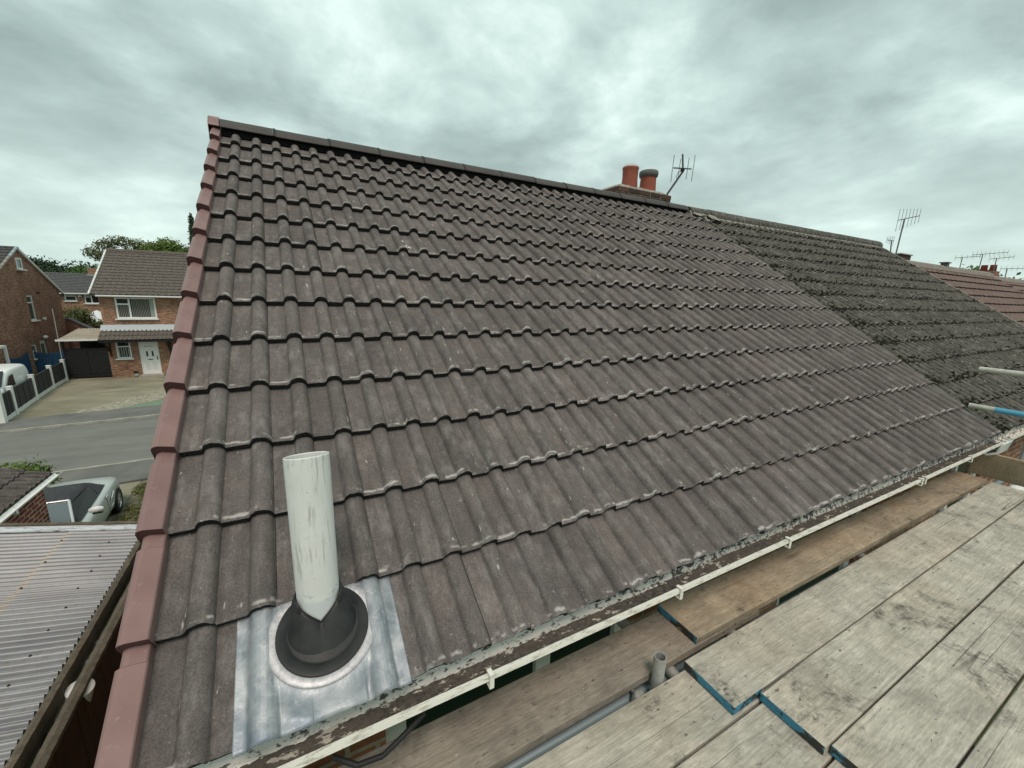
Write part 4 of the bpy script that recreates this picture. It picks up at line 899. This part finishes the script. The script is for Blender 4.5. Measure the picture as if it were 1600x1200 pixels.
mb = MB().grid(rows, 0, True); mb.add(rows[0], [tuple(range(len(rows[0])))[::-1]]); mb.add(rows[-1], [tuple(range(len(rows[-1])))])
vb = mb.build('body', M['van'], van); sm = vb.modifiers.new('sub', 'SUBSURF'); sm.levels = 1; sm.render_levels = 2
for s in (-1, 1):
    mb = MB(); mb.add([(s*.832, .12, 1.08), (s*.805, .10, 1.56), (s*.800, .50, 1.52), (s*.842, 1.10, 1.06)], [(0, 1, 2, 3)]); so = mb.build('side_window', M['car_dark'], van); so.location = (s*.022, 0, 0)
    for y in (-1.3, 1.35):
        car_wheel(van, s*.77, y, .30, .18, 6, 'wheel', s)
    MB().box(s*.95-.08, s*.95+.08, .95, 1.05, 1.02, 1.2).build('wing_mirror', M['car_dark'], van, bevel=.03)
mb = MB(); mb.grid([[(-.70, .50, 1.735), (0, .55, 1.775), (.70, .50, 1.735)], [(-.76, 1.24, 1.155), (0, 1.32, 1.18), (.76, 1.24, 1.155)]], 0, True); o = mb.build('windscreen', M['car_dark'], van); o.location = (0, .03, .02)

pf_ = thing('panel_fence', 'fence of dark grey panels between white concrete posts along the driveway', 'fence')
PT = [(-10.22, 18.80, 1.42), (-10.46, 20.29, 1.22), (-10.89, 23.12, 1.22), (-11.27, 25.88, 1.22), (-11.47, 28.0, 1.22)]
for x, y, h_ in PT:
    k = .075 if h_ < 1.4 else .11
    MB().box(x-k, x+k, y-k, y+k, 0, h_).box(x-k-.015, x+k+.015, y-k-.015, y+k+.015, h_+.0005, h_+.045).build('post', M['white'], pf_, bevel=.008)
for (xa, ya, _), (xb, yb, _) in zip(PT, PT[1:]):
    L_ = math.hypot(xb-xa, yb-ya); ang = math.atan2(yb-ya, xb-xa)
    pn_ = MB().box(.08, L_-.08, -.02, .02, .20, 1.08).box(.08, L_-.08, -.03, .03, 1.081, 1.12)
    for z in np.arange(.26, 1.06, .10): pn_.box(.09, L_-.09, -.028, -.0205, z, z+.085)
    o = pn_.build('panel', M['fence_dark'], pf_); o.location = (xa, ya, 0); o.rotation_euler = (0, 0, ang)
    for k in range(1, 4): MB().box(L_*k/4-.022, L_*k/4+.022, -.045, -.0295, .20, 1.08).build('batten', M['fence_dark'], o)
    g_ = MB().box(.08, L_-.08, -.03, .03, .0, .185).build('gravel_board', M['white'], pf_); g_.location = (xa, ya, 0); g_.rotation_euler = (0, 0, ang)
gt = thing('driveway_gate', 'tall black boarded double gate under the pale carport roof', 'gate')
for a, b in ((-11.42, -10.50), (-10.49, -9.56)):
    mb = MB().box(a, b, 28.45, 28.48, .06, 1.82)
    n_ = 8
    for k in range(n_): mb.box(a + (b-a)*k/n_ + .006, a + (b-a)*(k+1)/n_ - .006, 28.435, 28.4495, .07, 1.81)
    lf = mb.build('gate_leaf', M['gate_black'], gt)
    MB().box(a+.01, b-.01, 28.415, 28.434, 1.50, 1.60).box(a+.01, b-.01, 28.415, 28.434, .30, .40).build('rail', M['gate_black'], lf)
MB().box(-11.50, -11.425, 28.42, 28.5, 0, 2.3).box(-9.555, -9.51, 28.42, 28.5, 0, 2.3).build('gate_post', M['gate_black'], gt)
cpt = thing('carport', 'carport with stained pale corrugated roof sheet between the two brick houses', 'carport')
rows = [[(x, y, 2.365 + .13*(y-28.2) + .018*math.cos(2*math.pi*x/.15)) for x in np.arange(-11.62, -9.52, .025)] for y in (28.15, 29.2, 30.2, 31.2)]
MB().grid(rows, 0, True).build('roof_sheet', M['carport'], cpt); MB().box(-11.62, -9.53, 28.10, 28.14, 2.29, 2.40).build('front_fascia', M['white'], cpt)
for x in (-11.55, -10.95, -10.3): MB().box(x-.03, x+.03, 30.9, 30.96, 0, 2.68).build('post', M['brown_timber'], cpt)
MB().box(-11.6, -9.5, 31.0, 31.03, 0, 2.2).build('back_screen', M['gate_black'], cpt)
bl = thing('blue_fence', 'blue boarded side fence with a curved top between the gable wall and the black gate', 'fence')
def blue_panel(parent, P, n_, h0, h1, sag):
    for k in range(n_):
        u0, u1 = k/n_, (k+.92)/n_; um = (u0+u1)/2; h_ = h0 + (h1-h0)*um - sag*math.sin(math.pi*um)
        a, b = P(u0), P(u1); mb = MB(); d = .02
        mb.add([(a[0], a[1], .05), (b[0], b[1], .05), (b[0], b[1], h_), (a[0], a[1], h_), (a[0], a[1]+d, .05), (b[0]-d*0, b[1]+d, .05), (b[0], b[1]+d, h_), (a[0], a[1]+d, h_)], [(0,1,2,3),(7,6,5,4),(0,4,5,1),(1,5,6,2),(2,6,7,3),(3,7,4,0)])
        mb.build('fence_board', M['blue_fence'], parent)
blue_panel(bl, lambda u: (-13.0 + u*1.42, 29.2, 0), 12, 1.62, 1.78, .20)
MB().box(-13.10, -13.0, 29.16, 29.26, 0, 1.68).build('post', M['white'], bl)
bg = thing('blue_gate', 'blue boarded gate leaf swung open against the brown brick gable wall', 'gate')
blue_panel(bg, lambda u: (-12.88 + .05*u, 26.3 + u*1.9, 0), 12, 1.72, 1.80, .26)
pl_ = thing('clothes_pole', 'thin grey pole rising beside the black gate and blue fence', 'pole', (-11.53, 28.15, 0)); MB().tube((0, 0, 0), (.06, 0, 4.1), .022, 8).build('pole', M['steel'], pl_); MB().lathe([(0, .03), (.03, .0), (0, -.03)], 10, 0, (.06, 0, 4.1)).build('finial', M['steel'], pl_)

# ------------------------------------------------------------------ houses across the road
def far_roof(name, parent, x0, x1, ye, ze, yr, zr, mt, gauge=.32, tw=.30, hump=.03, step=.03, axis='x', label=None):
    """tiled slope joined into one part: eave line (ye,ze) to ridge (yr,zr), running x0..x1"""
    L_ = math.hypot(yr-ye, zr-ze); nc = max(1, round(L_/gauge)); uy, uz = (yr-ye)/L_, (zr-ze)/L_; nz, ny = abs(uy), -uz*math.copysign(1, uy)
    xs = []; x = x0
    while x < x1 - 1e-6:
        xs += [(x, 0), (x+tw*.28, 0), (x+tw*.40, hump), (x+tw*.60, hump), (x+tw*.72, 0), (x+tw*.985, 0)]; x += tw
    xs = [(min(a, x1), h_) for a, h_ in xs] + [(x1, 0)]
    mb = MB(); rg_ = random.Random(len(xs))
    P = lambda x, v, h_: (x, ye + uy*v + ny*h_, ze + uz*v + nz*h_)
    for c in range(nc):
        v0, v1 = c*L_/nc, (c+1)*L_/nc
        lo = [P(x, v0 + rg_.uniform(-.006, .006), h_ + step + rg_.uniform(-.004, .004)) for x, h_ in xs]; hi = [P(x, v1 + .02, h_*.9) for x, h_ in xs]; bt = [P(x, v0 + .004, -.03) for x, h_ in xs]
        mb.grid([lo, hi], 0, False); mb.grid([bt, lo], 1, False)
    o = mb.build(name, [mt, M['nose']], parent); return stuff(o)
oh = thing('brick_house', 'brown brick house with white front door and tiled porch canopy across the road', 'house')
HY = 28.3; po = lambda u, z, d: (u, HY + d, z)
holes = [(-8.84, -6.96, 3.56, 4.82), (-9.15, -8.46, 1.15, 2.22), (-8.09, -7.15, .10, 2.19), (-5.4, -3.6, 3.56, 4.82)]
mb = MB(); wall_panel(mb, -9.52, -2.6, 0, 5.0, holes, po, .13); mb.quad((-9.52, HY, 0), (-9.52, HY, 5.0), (-9.52, 35.6, 5.0), (-9.52, 35.6, 0)); mb.add([(-9.52, HY, 5), (-9.52, 31.95, 7.6), (-9.52, 35.6, 5)], [(0, 1, 2)]); mb.quad((-2.6, HY, 0), (-2.6, 35.6, 0), (-2.6, 35.6, 5), (-2.6, HY, 5)); mb.quad((-9.52, 35.6, 0), (-9.52, 35.6, 5), (-2.6, 35.6, 5), (-2.6, 35.6, 0))
mb.build('wall', M['brick'], oh)
w1 = frame_window(oh, po, -8.835, -6.965, 3.565, 4.815, .03, (-8.20,), ((-8.835, -8.20, 4.42),), .085, 'glass')
w2 = frame_window(oh, po, -9.145, -8.465, 1.155, 2.215, .03, (), ((-9.145, -8.465, 1.87),), .075, 'glass'); frame_window(oh, po, -5.395, -3.605, 3.565, 4.815, .03, (-4.5,), (), .075, 'glass')
for k in range(14):
    x = -8.10 + k*.075; MB().box(x, x+.040, HY+.055, HY+.0585, 3.66, 4.72).build('blind_slat', M['blind'], w1)
for k in range(6):
    x = -8.73 + k*.082; MB().box(x, x+.042, HY+.055, HY+.0585, 3.66, 4.36).build('blind_slat', M['blind'], w1)
MB().box(-7.25, -7.06, HY+.054, HY+.0572, 3.66, 4.72).build('curtain', M['curtain'], w1)
for k in range(5): MB().box(-9.06+k*.11, -9.01+k*.11, HY+.054, HY+.0585, 1.25, 1.8).build('curtain', M['curtain'], w2)
dr = MB().box(-8.085, -7.155, HY+.04, HY+.10, .105, 2.185).build('door', M['door_white'], oh)
for s in ((-8.085, -8.025), (-7.215, -7.155)): MB().box(s[0], s[1], HY+.012, HY+.0395, .106, 2.18).build('frame', M['white'], dr)
for x in (-7.79, -7.52): MB().box(x, x+.085, HY+.032, HY+.0395, 1.22, 1.55).build('glazing', M['glass'], dr)
for x in (-7.90, -7.58): MB().box(x, x+.24, HY+.034, HY+.0395, .35, .85).build('door_panel', mat('door_panel', None, (.70, .70, .67), .4), dr, bevel=.01)
for k in range(4): MB().box(-7.81+k*.105, -7.75+k*.105, HY+.033, HY+.0395, 1.80 + .05*math.sin(math.pi*(k+.5)/4), 1.84 + .05*math.sin(math.pi*(k+.5)/4)).build('fanlight', M['glass'], dr)
MB().box(-7.74, -7.50, HY+.03, HY+.0395, 1.0, 1.05).build('letterbox', M['black'], dr); MB().box(-7.29, -7.25, HY+.02, HY+.0395, 1.0, 1.22).build('handle', M['black'], dr)
MB().box(-8.20, -7.0, HY-.42, HY-.003, 0.006, .10).build('doorstep', M['kerb'], oh)
tx = bpy.data.curves.new('house_number', 'FONT'); tx.body = '61'; tx.size = .20; tx.extrude = .008; tx.materials.append(M['black'])
tob = link('house_number_curve', tx); bpy.context.view_layer.update(); nm = bpy.data.meshes.new_from_object(tob.evaluated_get(bpy.context.evaluated_depsgraph_get())); bpy.data.objects.remove(tob)
link('house_number', nm, oh, (-8.40, HY-.012, 1.50), (R(90), 0, 0))
MB().lathe([(0, 0), (.06, .03), (.07, .12), (0, .18)], 12, 0, (-8.45, HY-.10, 2.18)).build('porch_lamp', M['black'], oh)
far_roof('roof', oh, -9.78, -2.4, 27.93, 4.98, 31.95, 7.70, M['tile_far'])
far_roof('rear_roof', oh, -9.78, -2.4, 35.97, 4.98, 31.95, 7.70, M['tile_far'])
MB().prism([(31.80, 7.66), (31.86, 7.77), (31.95, 7.81), (32.04, 7.77), (32.10, 7.66)], -9.80, -2.4, 'x').build('ridge', M['tile_far'], oh, fix=True)
vs_ = Vector((0, 31.95-27.9, 7.74-5.0)); n_ = 13
for k in range(n_): 
    a = Vector((-9.79, 27.9, 5.0)) + vs_*(k/n_); b = Vector((-9.79, 27.9, 5.0)) + vs_*((k+.93)/n_); MB().tube(a, b, .05, 6).build('verge_tile', M['white'], oh)
MB().box(-9.52, -2.5, 27.95, HY-.002, 4.84, 4.965).build('fascia', M['fascia_far'], oh); MB().box(-9.50, -2.5, 27.86, 27.945, 4.875, 4.95).build('gutter', M['white'], oh)
cn = MB().box(-9.60, -5.5, 27.45, HY-.002, 2.22, 2.34).build('porch_canopy', M['black'], oh)
o = far_roof('canopy_tiles', cn, -9.62, -5.5, 27.40, 2.37, 28.22, 3.02, M['tile_far'], .33, .2, .03, .03)
MB().add([(-9.62, 28.0, 2.90), (-5.5, 28.0, 2.90), (-5.5, 28.294, 3.20), (-9.62, 28.294, 3.20), (-9.62, 27.98, 2.86), (-5.5, 27.98, 2.86)], [(0, 1, 2, 3), (4, 5, 1, 0)]).build('lead_flashing', M['lead_far'], cn)
for x in (-9.40, -6.55): MB().prism([(HY-.01, 1.45), (HY-.01, 1.60), (27.62, 2.215), (27.50, 2.215)], x-.04, x+.04, 'x').box(x-.04, x+.04, HY-.07, HY-.012, 1.3, 2.21).build('canopy_bracket', M['brown_timber'], cn)
pp = thing('plant_pot', 'small grey plant pot beside the white front door step', 'pot', (-8.34, HY-.25, .005)); MB().lathe([(0, 0), (.10, 0), (.13, .22), (.10, .22), (.09, .15), (0, .15)], 16).build('pot', M['kerb'], pp); link('plant', leaf_mesh('plant', [(0, 0, .26, .12, .12, .12)], 160, .035, M['leaf_dark'], 4), pp)

gh = thing('gabled_house', 'brown brick house with its gable wall facing the driveways, beside the white van', 'house')
GXW = -13.0; pg = lambda u, z, d: (GXW - d, u, z)
gholes = [(29.74, 30.38, 3.36, 4.80), (30.06, 30.80, .15, 2.14), (29.12, 29.66, 1.2, 2.0)]
mb = MB(); wall_panel(mb, 25.7, 33.76, 0, 5.0, gholes, pg, .12); mb.add([(GXW, 25.7, 5), (GXW, 33.76, 5), (GXW, 29.73, 7.36)], [(0, 1, 2)]); mb.quad((GXW, 25.7, 0), (GXW, 25.7, 5), (-22, 25.7, 5), (-22, 25.7, 0)); mb.quad((GXW, 33.76, 0), (-22, 33.76, 0), (-22, 33.76, 5), (GXW, 33.76, 5))
mb.quad((-22, 25.7, 0), (-22, 25.7, 5), (-22, 33.76, 5), (-22, 33.76, 0)); mb.add([(-22, 25.7, 5), (-22, 29.73, 7.36), (-22, 33.76, 5)], [(0, 1, 2)])
mb.build('wall', M['brick_gable'], gh)
MB().box(GXW+.002, GXW+.02, 25.7, 33.7, 2.46, 2.54).build('string_course', M['brick_gable'], gh)
frame_window(gh, pg, 29.745, 30.375, 3.365, 4.795, .03, (), ((29.745, 30.375, 4.38),), .075, 'glass'); frame_window(gh, pg, 29.40, 29.97, 6.26, 6.87, -.035, (), (), .075, 'glass'); frame_window(gh, pg, 29.125, 29.655, 1.205, 1.995, .03, (), (), .07, 'glass')
gd = MB().box(GXW-.10, GXW-.05, 30.065, 30.795, .155, 2.135).build('door', M['door_white'], gh); MB().box(GXW-.052, GXW-.045, 30.25, 30.62, 1.1, 1.95).build('glazing', M['glass'], gd)
MB().lathe([(0, -.1), (.10, -.09), (.12, .0), (.05, .08), (0, .09)], 14, 0, (GXW+.14, 30.5, 2.34)).build('wall_lamp', M['upvc'], gh); MB().box(GXW+.003, GXW+.12, 31.0, 31.14, 3.34, 3.46).build('boiler_flue', M['upvc'], gh); MB().box(GXW+.003, GXW+.1, 30.95, 31.1, 4.9, 4.98).build('vent', M['black'], gh)
far_roof('roof', gh, -22, -12.92, 25.45, 4.93, 29.73, 7.42, M['tile_back'], .33); far_roof('rear_roof', gh, -22, -12.92, 34.01, 4.93, 29.73, 7.42, M['tile_back'], .33)
MB().prism([(29.60, 7.40), (29.66, 7.49), (29.80, 7.49), (29.86, 7.40)], -22, -12.9, 'x').build('ridge', M['tile_back'], gh, fix=True)
a, b = Vector((-12.9, 25.45, 5.0)), Vector((-12.9, 29.65, 7.46))
for k in range(13): MB().tube(a.lerp(b, k/13), a.lerp(b, (k+.9)/13), .075, 6).build('verge_tile', M['mortar'] if k < 10 else M['lead_far'], gh)
MB().prism([(29.73, 7.30), (29.73, 7.45), (34.05, 4.97), (34.05, 4.82)], -12.985, -12.89, 'x').build('bargeboard', M['fascia_far'], gh, fix=True)
prc = thing('porch', 'white framed lean-to porch against the brown gable wall beside the van', 'porch'); mb = MB()
for y in (24.6, 25.55): mb.box(-12.6, -12.5, y-.05, y+.05, 0, 2.3)
mb.box(-14.4, -12.5, 24.55, 25.6, 2.301, 2.42); mb.box(-14.4, -14.3, 24.55, 24.65, 0, 2.3); mb.build('frame', M['white'], prc); MB().box(-14.28, -12.62, 24.58, 24.6, .7, 2.29).build('pane', M['glass'], prc); MB().box(-14.28, -12.62, 24.57, 24.61, .02, .69).build('lower_panel', M['white'], prc)

ob = thing('outbuilding', 'low pink brick outbuilding with sloping felt roof behind the gable house', 'outbuilding')
mb = MB(); mb.prism([(-13.3, 0), (-11.98, 0), (-11.98, 2.45), (-12.98, 3.15), (-13.3, 3.15)], 34.2, 34.6, 'y'); mb.build('wall', M['brick_pink'], ob, fix=True); MB().prism([(-13.35, 3.17), (-12.96, 3.20), (-11.85, 2.44), (-11.85, 2.36), (-12.98, 3.12), (-13.35, 3.12)], 34.12, 34.7, 'y').build('roof', M['tile_back'], ob, fix=True)
bh = thing('back_house', 'house with dark grey roof and white windows seen between the two brick houses', 'house')
BY = 49.6; pbk = lambda u, z, d: (u, BY + d, z)
bhol = [(-18.2, -17.38, 3.8, 4.42), (-16.84, -15.4, 3.58, 4.42)]
mb = MB(); wall_panel(mb, -24, -11.5, -1, 4.55, bhol, pbk, .1); mb.quad((-24, BY, -1), (-24, BY, 4.55), (-24, 57, 4.55), (-24, 57, -1)); mb.add([(-24, BY, 4.5), (-24, 53.5, 6.4), (-24, 57, 4.5)], [(0, 1, 2)]); mb.add([(-11.5, BY, 4.5), (-11.5, 57, 4.5), (-11.5, 53.5, 6.4)], [(0, 1, 2)]); mb.quad((-11.5, BY, -1), (-11.5, 57, -1), (-11.5, 57, 4.5), (-11.5, BY, 4.5)); mb.build('wall', M['brick'], bh)
frame_window(bh, pbk, -18.195, -17.385, 3.805, 4.415, .03, (), ((-18.195, -17.385, 4.25),), .08, 'glass'); frame_window(bh, pbk, -16.835, -15.405, 3.585, 4.415, .03, (-16.35,), ((-16.835, -16.35, 4.2),), .08, 'glass')
far_roof('roof', bh, -24.2, -11.3, 49.25, 4.55, 53.5, 6.42, M['tile_back'], .36, .36, .02, .03); far_roof('rear_roof', bh, -24.2, -11.3, 57.7, 4.55, 53.5, 6.42, M['tile_back'], .36, .36)
MB().box(-24.1, -11.4, 49.17, 49.25, 4.46, 4.56).build('gutter', M['white'], bh); MB().box(-17.22, -17.02, BY-.06, BY-.003, 4.18, 4.40).build('alarm_box', M['upvc'], bh)
MB().box(-17.35, -16.35, 53.2, 53.9, 6.0, 6.95).build('chimney', M['brick'], bh); MB().box(-17.4, -16.0, 53.0, 53.18, 6.22, 6.32).build('chimney_flashing', M['lead_far'], bh)
MB().lathe([(.05, 0), (.05, .35), (.09, .36), (.09, .45), (0, .5)], 10, 0, (-19.2, 50.3, 5.0)).box(-19.35, -19.0, 50.1, 50.4, 4.98, 5.1).build('roof_vent', M['upvc'], bh)
gz = thing('gazebo', 'white topped garden gazebo over dark green shade cloth behind the brick house', 'gazebo', (-13.3, 40.2, 0))
MB().add([(-1.2, -1.2, 2.6), (1.2, -1.2, 2.6), (1.2, 1.2, 2.6), (-1.2, 1.2, 2.6), (0, 0, 3.45)], [(0, 1, 4), (1, 2, 4), (2, 3, 4), (3, 0, 4)]).build('canopy', M['tarp'], gz)
for x, y in ((-1.15, -1.15), (1.15, -1.15), (1.15, 1.15), (-1.15, 1.15)): MB().box(x-.03, x+.03, y-.03, y+.03, 0, 2.6).build('post', M['white'], gz)
MB().box(-1.1, 1.1, -1.16, -1.13, .3, 2.45).box(-1.1, 1.1, 1.13, 1.16, .3, 2.45).build('shade_cloth', M['tarp_g'], gz)

# ------------------------------------------------------------------ trees
tree('shrub_tree', 'rounded olive green bushy tree between the gable house and the gazebo', -13.4, 37.2, [(-.3, 0, 2.7, 1.0, .9, 1.1), (.7, .1, 2.1, .9, .9, .9), (-.9, .2, 1.9, .8, .8, 1.0), (.2, -.3, 3.1, .7, .7, .7)], 7000, .075, M['leaf_olive'], 2.6, .09, 21)
tree('thin_tree', 'open spindly tree with sparse pale leaves rising left of the brick house ridge', -16.2, 62, [(a_, b_, c_+1.25, d_, e_, f_) for a_, b_, c_, d_, e_, f_ in [(-3.0, 0, 7.6, 1.1, 1, .8), (-1.9, .4, 8.6, 1.2, 1.1, .7), (-.5, 0, 9.1, 1.3, 1.1, .7), (.9, .3, 8.8, 1.1, 1.1, .8), (-1.2, .5, 7.7, 1.2, 1.0, .6), (1.9, 0, 8.2, 1.0, 1.0, .8), (.4, .2, 7.9, 1.1, 1, .6), (-2.3, 0, 7.2, .8, .9, .5)]], 4200, .11, M['leaf_olive'], 8.0, .16, 22, .25)
tree('leafy_tree', 'full bright green tree rising behind the brick house roof', -12.3, 60, [(-1.0, 0, 9.2, 1.4, 1.3, 1.2), (.4, .2, 9.9, 1.3, 1.3, 1.0), (1.6, 0, 9.0, 1.5, 1.3, 1.2), (.3, -.4, 8.3, 2.2, 1.6, 1.3), (2.7, 0, 8.3, 1.3, 1.3, 1.3), (-1.6, .1, 8.1, 1.2, 1.2, 1.1)], 15000, .12, M['leaf_light'], 8.0, .22, 23, .35)
tree('poplar_tree', 'tall narrow dark poplar behind the bright green tree', -9.75, 63, [(0, 0, 6+1.05*k, .95-.09*k, .9-.08*k, 1.0) for k in range(8)], 9000, .11, M['leaf_poplar'], 12.0, .2, 24, .35)
for i, (x, y, z, r_, mt, lab) in enumerate([(-23.0, 84, 5.6, 3.4, 'leaf_light', 'bright green tree above the dark grey roof, beside its chimney'), (-27.0, 86, 6.3, 3.2, 'leaf_mid', 'mid green tree above the dark grey roof, in front of the wooded hill'), (-30.5, 82, 5.0, 3.2, 'leaf_dark', 'dark round evergreen tree beside the wooded hill and gable'), (-19.0, 88, 5.6, 3.4, 'leaf_light', 'yellow green tree behind the verge of the brick house')]):
    rs = random.Random(40+i); tree('leafy_tree', lab, x, y, [(rs.uniform(-.7, .7)*r_, rs.uniform(-.4, .4)*r_, z + rs.uniform(-.75, .45)*r_*.8, r_*rs.uniform(.35, .55), r_*.5, r_*rs.uniform(.3, .45)) for _ in range(11)], 12000, .16, M[mt], z, .25, 30+i, .5)
def wood(name, label, x0, x1, y0, y1, hfun, n, r_, mt, seed, count, size):
    rs = random.Random(seed); bl_ = []
    for _ in range(n):
        x, y = rs.uniform(x0, x1), rs.uniform(y0, y1); h_ = hfun(x)*rs.uniform(.75, 1.0); bl_.append((x, y, h_ - r_*.5, r_*rs.uniform(.6, 1.1), r_, r_*rs.uniform(.5, .8)))
    o = link(name, leaf_mesh(name, bl_, count, size, mt, seed, .6)); stuff(o); return tag(o, label, 'woodland')
hillh = lambda x: 9.9 - 0.012*(x+52)**2 if x < -45 else 9.3 - .022*(x+45)**2*.4
def mound(name, cx, cy, rx, ry, h_):
    rows = [[(cx + rx*(2*i/24-1), cy + ry*(2*j/16-1), h_*max(0, 1-((2*i/24-1)**2 + (2*j/16-1)**2))**.8 - .3) for i in range(25)] for j in range(17)]
    return struct(MB().grid(rows, 0, True).build(name, M['ground']))
mound('hill', -52, 150, 60, 35, 6.5); mound('hill', 230, 60, 80, 90, 11)
wood('woodland', 'dark wooded hill above the roofs beyond the gable house', -82, -26, 118, 140, lambda x: max(4.5, hillh(x)), 90, 3.6, M['leaf_dark'], 51, 42000, .30)
wood('woodland', 'distant dark wooded ridge beyond the red roofs and aerials', 190, 235, -10, 110, lambda x: 15.2, 80, 5.0, M['leaf_dark'], 52, 16000, .6)

# ------------------------------------------------------------------ red roofed houses further along the terrace
def red_house(x0, x1, ridge_z, label, yr=0.0, hd=3.6, zdrop=2.38):
    h_ = thing('red_roof_house', label, 'house'); ze = ridge_z - zdrop
    mb = MB().prism([(yr-hd+.3, 0), (yr+hd-.3, 0), (yr+hd-.3, ze), (yr, ridge_z-.15), (yr-hd+.3, ze)], x0, x1, 'x'); mb.build('wall', M['brick'], h_, fix=True)
    far_roof('roof', h_, x0-.05, x1+.05, yr-hd, ze, yr, ridge_z, M['tile_red'], .33, .33, .012, .035); far_roof('rear_roof', h_, x0-.05, x1+.05, yr+hd, ze, yr, ridge_z, M['tile_red'], .33, .33, .012)
    MB().prism([(yr-.13, ridge_z-.05), (yr-.08, ridge_z+.06), (yr, ridge_z+.10), (yr+.08, ridge_z+.06), (yr+.13, ridge_z-.05)], x0-.05, x1+.05, 'x').build('ridge', tile_mat('ridge_pale', (.22, .19, .16), (.17, .15, .13), (.25, .2, .16), .1), h_, fix=True)
    return h_
rh1 = red_house(13.4, 19.9, 6.74, 'house with smooth red brown roof just beyond the mossy old roof')
MB().box(16.15, 16.29, -.07, .07, 6.80, 6.90).box(16.09, 16.35, -.09, .09, 6.903, 6.93).build('ridge_vent', M['pot_rim'], rh1)
MB().box(15.5, 16.2, .75, 1.25, 5.9, 7.14).build('chimney', M['chbrick'], rh1); MB().box(15.47, 16.23, .72, 1.28, 7.142, 7.17).build('chimney_cap', M['mortar'], rh1)
rh2 = red_house(20.1, 27.5, 6.66, 'red brown roofed house second along from the mossy roof'); rh3 = red_house(27.7, 36.0, 6.50, 'red brown roofed house at the far end of the terrace')
fh = red_house(36.5, 52.0, 7.75, 'distant grey brick house with orange chimney beyond the red roofs', 6.0, 4.0, 2.5)
c_ = MB().box(40.0, 41.2, 4.6, 5.3, 6.5, 8.05).build('chimney', M['brick_pink'], fh)
for y in (4.75, 5.15): MB().lathe([(0, 0), (.17, 0), (.15, .35), (.17, .38), (0, .38)], 14, 0, (40.4, y, 8.05)).build('chimney_pot', M['terra'], c_)
tree('leafy_tree', 'small green tree top showing beside the distant orange chimney', 47, 7.4, [(-.8, -.4, 7.5, 1.3, 1.1, 1.0), (.6, .6, 7.6, 1.3, 1.2, 1.1), (0, -1, 7.2, 1.2, 1.1, 1.0)], 4000, .16, M['leaf_mid'], 7.0, .2, 61, .5)

# ------------------------------------------------------------------ TV aerials
def aerial(label, base, top, boom_dir, blen, nel, el, r=.012, lean=(0, 0, 0), el_dir=(0, 0, 1), mt='aerial', dish=True):
    t = thing('tv_aerial', label, 'aerial', base, 0, 'rooftop TV aerials'); b = Vector(base); tp_ = Vector(top) - b
    MB().tube((0, 0, 0), tuple(tp_), r*1.6, 8).build('mast', M[mt], t)
    d = Vector(boom_dir).normalized(); a0 = tp_ - d*blen*.3; a1 = tp_ + d*blen*.7
    bo = MB().tube(tuple(a0), tuple(a1), r, 6).build('boom', M[mt], t)
    ed = Vector(el_dir).normalized()
    for k in range(nel):
        c = a0.lerp(a1, k/(nel-1)); e_ = el*(1.0 - .35*k/(nel-1)); MB().tube(tuple(c - ed*e_), tuple(c + ed*e_), r*.45, 5).build('element', M[mt], t)
    return t
t = thing('tv_aerial', 'TV aerial with four upright rods on a leaning mast fixed to the chimney', 'aerial', (5.86, .66, 7.10))
MB().tube((-.08, 0, -.05), (.02, 0, .17), .019, 8).tube((0.02, 0, .15), (.52, .0, .78), .017, 8).build('mast', M['aerial_dark'], t)
MB().tube((.22, -.05, .76), (.76, .05, .85), .011, 6).build('crossbar', M['aerial'], t)
for x, z, e_ in ((.24, .765, .21), (.40, .79, .15), (.60, .82, .17), (.74, .845, .21)): MB().tube((x, 0, z-e_), (x+.02, 0, z+e_), .0055, 5).build('element', M['aerial'], t)
MB().tube((.50, .0, .78), (.86, .36, 1.17), .016, 6).tube((.46, -.03, .77), (.54, .05, .80), .034, 8).build('boom', M['aerial_dark'], t)
for k in range(6): u_ = .2 + k*.13; MB().tube((.50+.36*u_, .36*u_, .74+.39*u_), (.50+.36*u_, .36*u_, .82+.39*u_), .005, 5).build('director', M['aerial_dark'], t)
MB().path([(.50, .02, .76), (.40, .0, .74), (.36, .0, .66), (.39, 0, .60)], .004, 5).build('cable', M['black'], t)
aerial('tall TV aerial with seven upright rods on a straight mast beyond the mossy roof', (15.9, 1.0, 7.16), (15.95, 1.0, 8.15), (1, -.15, .22), .95, 7, .30, .012)
aerial('small blurred TV aerial just over the corner of the mossy old roof', (15.55, 1.0, 7.16), (15.45, 1.0, 7.52), (.6, .5, .15), .45, 5, .13, .01)
for i, (y, z0, z1, bd, bl_, ne, e_, lab) in enumerate([(6.18, 7.9, 8.95, (.2, -1, .05), 1.1, 5, .18, 'distant TV aerial nearest the mossy roof, with rods on a short boom'), (5.28, 7.5, 9.1, (.1, -1, .05), 1.5, 9, .22, 'tallest of the distant TV aerials, above the small green tree'), (4.62, 7.5, 8.8, (.2, -1, .1), 1.0, 6, .2, 'distant TV aerial standing by the orange chimney'), (4.05, 7.4, 8.15, (.3, -1, 0), .9, 5, .18, 'lowest distant TV aerial, past the orange chimney')]):
    aerial(lab, (40.0, y, z0), (40.0, y, z1), bd, bl_, ne, e_, .016)
